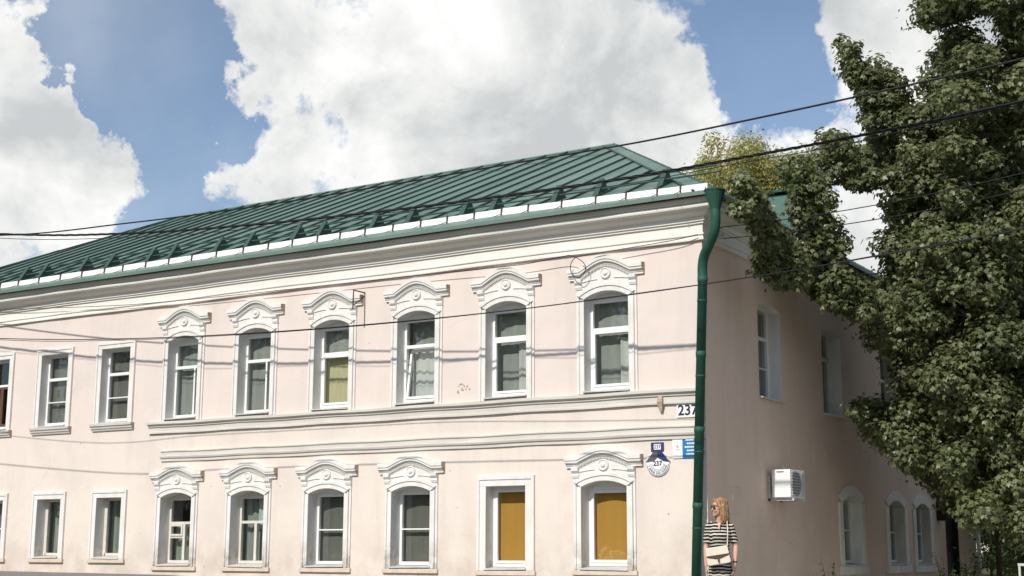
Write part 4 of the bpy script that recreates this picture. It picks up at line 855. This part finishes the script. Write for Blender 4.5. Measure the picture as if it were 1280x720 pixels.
# weeds at the foot of the side wall
def weed_mesh(h, n):
    tb = MB(); Cs, Ns, Ts, Ss = [], [], [], []
    for _ in range(n):
        a_ = random.uniform(0, 6.28); lean = random.uniform(.05, .25); hh = h*random.uniform(.6, 1.05); pts = [Vector((math.cos(a_)*lean*t*t*hh+.05*math.cos(a_), math.sin(a_)*lean*t*t*hh+.05*math.sin(a_), hh*t)) for t in (0, .35, .7, 1)]
        tb.tube(pts, [.007, .006, .005, .002], 4)
        for _k in range(16):
            t = random.uniform(.2, 1); q = Vector((math.cos(a_)*lean*t*t*hh+.05*math.cos(a_), math.sin(a_)*lean*t*t*hh+.05*math.sin(a_), hh*t)); b_ = random.uniform(0, 6.28)
            Cs.append(tuple(q)); Ns.append((math.cos(b_)*.4, math.sin(b_)*.4, 1)); Ts.append((math.cos(b_), math.sin(b_), random.uniform(-.3, .6))); Ss.append(random.uniform(.07, .14)*(1.2-.5*t))
    V, Q = leaves(np.array(Cs), np.array(Ns), np.array(Ts), np.array(Ss), LEAF_OVAL); sm = tb.mesh('stem'); sm.materials.append(M['weed']); return sm, mesh_np('leaf_mass', V, Q, 'weed')
protos = [weed_mesh(.85, 6), weed_mesh(.65, 8), weed_mesh(1.05, 5)]
for i in range(34):
    if i < 3: px, dd = 1018+i*9, 23+i*.5
    else: px, dd = random.uniform(1172, 1300), random.uniform(23.5, 31)
    p = at(px, 694, dd)
    if p[0] < .25: continue
    o = tag(empty('weed', (p[0], p[1], g(p[0], p[1])-.15), random.uniform(0, 6)), 'wispy weed growing between the woman and the first arched side window' if i < 3 else 'tall yellow-green weed growing on the right below the maple', 'weed', 'weeds by the woman' if i < 3 else 'weeds along the side wall'); s_ = random.uniform(.75, 1.1); o.scale = (s_, s_, s_)
    sm, lm_ = protos[i % 3]; link('stem', sm, o); link('leaf_mass', lm_, o)['kind'] = 'stuff'
# white post and low rail
p = at(1224, 690, 29.5); po = tag(empty('post', (p[0], p[1], g(p[0], p[1])-.3)), 'slim pale metal post standing past the dark door', 'post'); MB().tube([(0, 0, 0), (0, 0, 2.25)], .04, 10).build('shaft', 'galv', po, smooth=True); MB().lathe([(.045, 0), (.045, .02), (.0, .04)], (0, 0, 2.25), 10).build('cap', 'galv', po)
p = at(1274, 703, 22); ra = tag(empty('railing', (p[0], p[1], 0)), 'low white metal railing at the lower right corner', 'railing'); zt_ = p[2]
for k in range(3): MB().box((k*.9-.016, -.016, g(p[0], p[1])-.3), (k*.9+.016, .016, zt_-.055)).build('post', 'galv', ra)
MB().box((-.02, -.02, zt_-.054), (1.85, .02, zt_-.015)).build('rail', 'galv', ra)

# ------------------------------------------------------------------ the woman
def capsule(mb, p, q, r0, r1, n=12):
    p, q = Vector(p), Vector(q); d = (q-p); L_ = d.length; d.normalize(); pts, rr = [], []
    for t in np.linspace(-math.pi/2, 0, 5): pts.append(p+d*r0*math.sin(t)); rr.append(max(1e-3, r0*math.cos(t)))
    for t in np.linspace(0, math.pi/2, 5): pts.append(q+d*r1*math.sin(t)); rr.append(max(1e-3, r1*math.cos(t)))
    mb.tube(pts, rr, n)
def ell(mb, c, r, mtx=None, n=14):
    rings = []
    for t in np.linspace(-math.pi/2+.05, math.pi/2-.05, 11):
        rings.append([Vector((r[0]*math.cos(t)*math.cos(k*2*math.pi/n), r[1]*math.cos(t)*math.sin(k*2*math.pi/n), r[2]*math.sin(t)))+Vector(c) for k in range(n)])
    if mtx: rings = [[mtx @ v for v in r_] for r_ in rings]
    mb.sweep(rings)
def remesh(mb, name, voxel, m, parent, smooth=3):
    me = mb.mesh(name); o = bpy.data.objects.new(name, me); col.objects.link(o)
    r_ = o.modifiers.new('r', 'REMESH'); r_.mode = 'VOXEL'; r_.voxel_size = voxel; s_ = o.modifiers.new('s', 'SMOOTH'); s_.factor = .5; s_.iterations = smooth
    nm = bpy.data.meshes.new_from_object(o.evaluated_get(bpy.context.evaluated_depsgraph_get())); bpy.data.objects.remove(o); nm.name = name; nm.materials.clear(); nm.materials.append(M[m]); nm.shade_smooth(); return link(name, nm, parent)
M['skin'] = mat('skin', (.62, .36, .26), .5, .35, var=(.55, .30, .21), vscale=8)
M['hair'] = mat('blond_hair', (.44, .26, .12), .45, .5, var=(.25, .14, .065), vscale=22, vdet=4, stretch=(2.5, 2.5, .25), bump=.6, bscale=60)
M['bag'] = mat('cream_leather', (.76, .70, .58), .45, .4, var=(.70, .63, .50), vscale=9)
M['lens'] = mat('dark_lens', (.02, .012, .02), .1, .6)
def stripes():
    m = bpy.data.materials.new('striped_jersey'); m.use_nodes = True; t = m.node_tree; b = t.nodes['Principled BSDF']; b.inputs['Roughness'].default_value = .9; b.inputs['Specular IOR Level'].default_value = .1
    tcn = t.nodes.new('ShaderNodeTexCoord'); sx = t.nodes.new('ShaderNodeSeparateXYZ'); t.links.new(tcn.outputs['Object'], sx.inputs[0])
    nz = t.nodes.new('ShaderNodeTexNoise'); nz.inputs['Scale'].default_value = 7; t.links.new(tcn.outputs['Object'], nz.inputs['Vector'])
    def ma(op, a, c):
        x = t.nodes.new('ShaderNodeMath'); x.operation = op
        for i, v in ((0, a), (1, c)):
            if isinstance(v, float): x.inputs[i].default_value = v
            else: t.links.new(v, x.inputs[i])
        return x.outputs[0]
    z = ma('ADD', sx.outputs[2], ma('MULTIPLY', nz.outputs[0], .045)); fr = ma('FRACT', ma('MULTIPLY', z, 25.), 0.); gt = ma('GREATER_THAN', fr, .60)
    mx_ = t.nodes.new('ShaderNodeMix'); mx_.data_type = 'RGBA'; t.links.new(gt, mx_.inputs[0]); mx_.inputs[6].default_value = (.02, .02, .02, 1); mx_.inputs[7].default_value = (.60, .56, .47, 1); t.links.new(mx_.outputs[2], b.inputs['Base Color']); return m
M['stripes'] = stripes()
WX, WY = 1.60, -3.25
wo = tag(empty('person', (WX, WY, g(WX, WY)), R(20)), 'woman in a black and cream striped dress and sunglasses looking left, standing by the corner', 'person'); wo.scale = (.89, .95, 1)
B_ = MB(); HT = Matrix.Translation((0, .0, 1.44)) @ Matrix.Rotation(R(-58), 4, 'Z') @ Matrix.Translation((0, 0, -1.44))
ell(B_, (0, .012, 1.565), (.074, .090, .088), HT); ell(B_, (0, -.030, 1.505), (.057, .060, .082), HT); ell(B_, (0, -.074, 1.445), (.022, .020, .017), HT); ell(B_, (0, -.055, 1.575), (.055, .035, .03), HT)
def hp3(p): return HT @ Vector(p)
capsule(B_, hp3((0, -.085, 1.545)), hp3((0, -.107, 1.508)), .008, .014); ell(B_, (0, -.088, 1.476), (.024, .012, .007), HT); ell(B_, (0, -.085, 1.465), (.021, .012, .007), HT)
for sg in (-1, 1): ell(B_, (sg*.030, -.076, 1.50), (.02, .02, .02), HT); ell(B_, (sg*.076, .012, 1.525), (.010, .018, .030), HT)
capsule(B_, (0, .022, 1.33), hp3((0, .012, 1.47)), .052, .046)
ell(B_, (0, .012, 1.22), (.13, .09, .16)); capsule(B_, (-.12, .012, 1.31), (.12, .012, 1.31), .048, .048); ell(B_, (0, .012, 1.04), (.108, .085, .13)); ell(B_, (0, .02, .90), (.142, .105, .13))
for sg in (-1, 1): ell(B_, (sg*.06, -.045, 1.21), (.045, .045, .045))
for sg in (-1, 1):
    capsule(B_, (sg*.082, .012, .86), (sg*.078, .0, .48), .088, .054); capsule(B_, (sg*.078, .0, .48), (sg*.076, .035, .30), .052, .052); capsule(B_, (sg*.076, .035, .30), (sg*.075, .035, .08), .050, .034)
    capsule(B_, (sg*.075, .045, .035), (sg*.085, -.13, .026), .034, .026)
def hand(wr, dr_, side, out):
    wr, d = Vector(wr), Vector(dr_).normalized(); o_ = Vector(out).normalized(); s_ = d.cross(o_).normalized()*side
    pc = wr+d*.045
    for k in (-.024, -.008, .008, .024): capsule(B_, wr+d*.01+s_*k*.7, wr+d*.085+s_*k, .014, .012, 8)
    for k, l_, b_ in ((-.027, .062, .012), (-.009, .074, .016), (.009, .07, .018), (.026, .055, .02)):
        a1 = wr+d*.085+s_*k; a2 = a1+d*l_*.5-o_*b_*.6; a3 = a2+d*l_*.42-o_*b_*1.3; capsule(B_, a1, a2, .0088, .008, 8); capsule(B_, a2, a3, .008, .0068, 8)
    t1 = wr+d*.025-s_*.022; t2 = t1+d*.04-s_*.026-o_*.012; t3 = t2+d*.03-s_*.006-o_*.012; capsule(B_, t1, t2, .012, .0095, 8); capsule(B_, t2, t3, .0095, .0078, 8)
rs_, re, rw = (-.150, .012, 1.305), (-.190, .02, 1.065), (-.192, -.035, .84)
ls_, le, lw = (.150, .012, 1.305), (.212, .03, 1.07), (.205, -.06, .86)
for a_, b_, c_ in ((rs_, re, rw), (ls_, le, lw)):
    capsule(B_, a_, b_, .043, .035); m_ = Vector(b_).lerp(Vector(c_), .3); capsule(B_, b_, m_, .037, .037); capsule(B_, m_, c_, .037, .024)
hand(rw, (.01, -.06, -1), -1, (-1, -.1, .0)); hand(lw, (-.12, -.1, -1), 1, (1, -.1, 0))
remesh(B_, 'body', .0055, 'skin', wo, 3)
Dd = MB(); rg = []
for z, rx, ry, cy in ((1.365, .072, .060, .026), (1.345, .10, .076, .018), (1.315, .140, .088, .014), (1.26, .150, .104, .01), (1.20, .150, .130, -.012), (1.14, .142, .120, -.006), (1.06, .128, .104, .006), (1.0, .130, .104, .01), (.93, .148, .12, .015), (.86, .164, .134, .018), (.78, .166, .138, .015), (.65, .163, .136, .012), (.50, .160, .134, .012)):
    rg.append([(rx*math.cos(k*2*math.pi/28), cy+ry*math.sin(k*2*math.pi/28), z) for k in range(28)])
Dd.sweep(rg)
for a_, b_ in ((rs_, re), (ls_, le)):
    A_, B2 = Vector(a_), Vector(b_); d_ = B2-A_; Dd.tube([A_-d_*.12+Vector((.06 if a_[0] < 0 else -.06, 0, 0)), A_, A_+d_*.3, A_+d_*.82], [.046, .055, .054, .051], 16)
remesh(Dd, 'dress', .007, 'stripes', wo, 4)
plk = MB(); plk.sweep([[(-.022, -.078, 1.352), (.026, -.078, 1.352), (.004, -.117, 1.26)], [(-.022, -.090, 1.356), (.026, -.090, 1.356), (.004, -.128, 1.262)]]); plk.build('open_collar', 'skin', wo)
Hh = MB(); ell(Hh, (0, .028, 1.581), (.084, .090, .086), HT)
for sg in (-1, 1):
    capsule(Hh, hp3((sg*.052, -.045, 1.605)), hp3((sg*.080, -.018, 1.535)), .026, .024); capsule(Hh, hp3((sg*.080, -.010, 1.55)), hp3((sg*.080, -.008, 1.45)), .022, .02); capsule(Hh, hp3((sg*.083, .02, 1.56)), hp3((sg*.086, .02, 1.40)), .030, .024); capsule(Hh, hp3((sg*.06, .07, 1.54)), hp3((sg*.068, .06, 1.37)), .042, .026)
capsule(Hh, hp3((0, .085, 1.55)), hp3((0, .078, 1.36)), .052, .032); capsule(Hh, hp3((.085, .03, 1.45)), hp3((.088, .0, 1.36)), .026, .014)
capsule(Hh, hp3((-.03, -.055, 1.632)), hp3((.06, -.035, 1.60)), .02, .024)
hair_o = remesh(Hh, 'hair', .006, 'hair', wo, 2)
st_ = MB()
for _ in range(170):
    t_ = random.uniform(-2.2, 2.2); rx_ = random.uniform(.98, 1.08); a_ = Vector((.085*rx_*math.sin(t_), .035+.088*rx_*math.cos(t_), 1.60+random.uniform(-.03, .04)))
    if a_.y < -.02: continue
    e_ = random.uniform(1.33, 1.41); p1 = Vector((a_.x*1.14, a_.y*1.05, 1.50)); p2 = Vector((a_.x*1.15+random.gauss(0, .008), a_.y+random.gauss(0, .008), 1.40)); p3 = Vector((a_.x*1.1+random.gauss(0, .016), a_.y+random.gauss(0, .016), e_))
    st_.tube([hp3(v) for v in bez([a_*1, p1, p2, p3], 3)], .0035, 4)
so2 = st_.build('loose_strands', 'hair', wo, smooth=True); so2['kind'] = 'stuff'
Sg = MB()
for sg in (-1, 1): Sg.lathe([(.0, -.003), (.026, -.003), (.028, 0), (.026, .003), (.0, .003)], (sg*.033, 0, 0), 16, 'y')
Sg.tube([(-.008, 0, .006), (.008, 0, .006)], .003, 5)
for sg in (-1, 1): Sg.tube([(sg*.06, 0, .006), (sg*.076, .02, .006), (sg*.082, .10, .0)], .003, 5)
sgo = Sg.build('sunglasses', 'lens', wo); sgo.matrix_local = HT @ Matrix.Translation((0, -.098, 1.540))
Bl = MB(); Bl.lathe([(.028, -.008), (.034, -.004), (.034, .004), (.028, .008)], (.206, -.055, .885), 14); Bl.build('bracelet', 'lens', wo)
bo = tag(empty('handbag', (WX, WY, g(WX, WY)), R(20)), 'cream leather shoulder bag with flap hanging at the front of the woman', 'bag')
bgm = Matrix.Translation((-.015, -.185, .965)) @ Matrix.Rotation(R(-9), 4, 'Y')
def bagpart(pts, y0, y1, name, m, bev=.012):
    o = plate(name, pts, y0, y1, m, bo); o.matrix_local = bgm; b = o.modifiers.new('bevel', 'BEVEL'); b.width = bev; b.segments = 3; return o
bagpart([(-.145, -.10), (-.12, -.115), (.12, -.115), (.145, -.10), (.128, .09), (-.128, .09)], -.035, .035, 'bag_body', 'bag'); bagpart([(-.132, .098), (.132, .098), (.138, .0), (.03, -.03), (-.03, -.03), (-.138, .0)], -.047, -.0355, 'flap', 'bag', .006)
o = MB().sweep([[(.139*s_, -.049, .002), (.139*s_, -.046, -.010), (.03*s_, -.046, -.040), (.03*s_, -.049, -.030)] for s_ in (-1, 1)]).build('flap_edge', 'rust', bo); o.matrix_local = bgm
o = MB().box((-.010, -.056, -.085), (.010, -.048, -.0)).build('clasp', 'rust', bo); o.matrix_local = bgm
strap = bez([tuple(bgm @ Vector((.128, 0, .085))), (.10, -.155, 1.12), (.105, -.135, 1.24), (.10, -.085, 1.345), (.095, .01, 1.392), (.09, .09, 1.34), (.02, .125, 1.18), (-.10, .10, 1.08), (-.175, -.04, 1.03), tuple(bgm @ Vector((-.128, 0, .085)))], 6)
MB().tube(strap, .006, 6).build('strap', 'bag', bo, smooth=True)
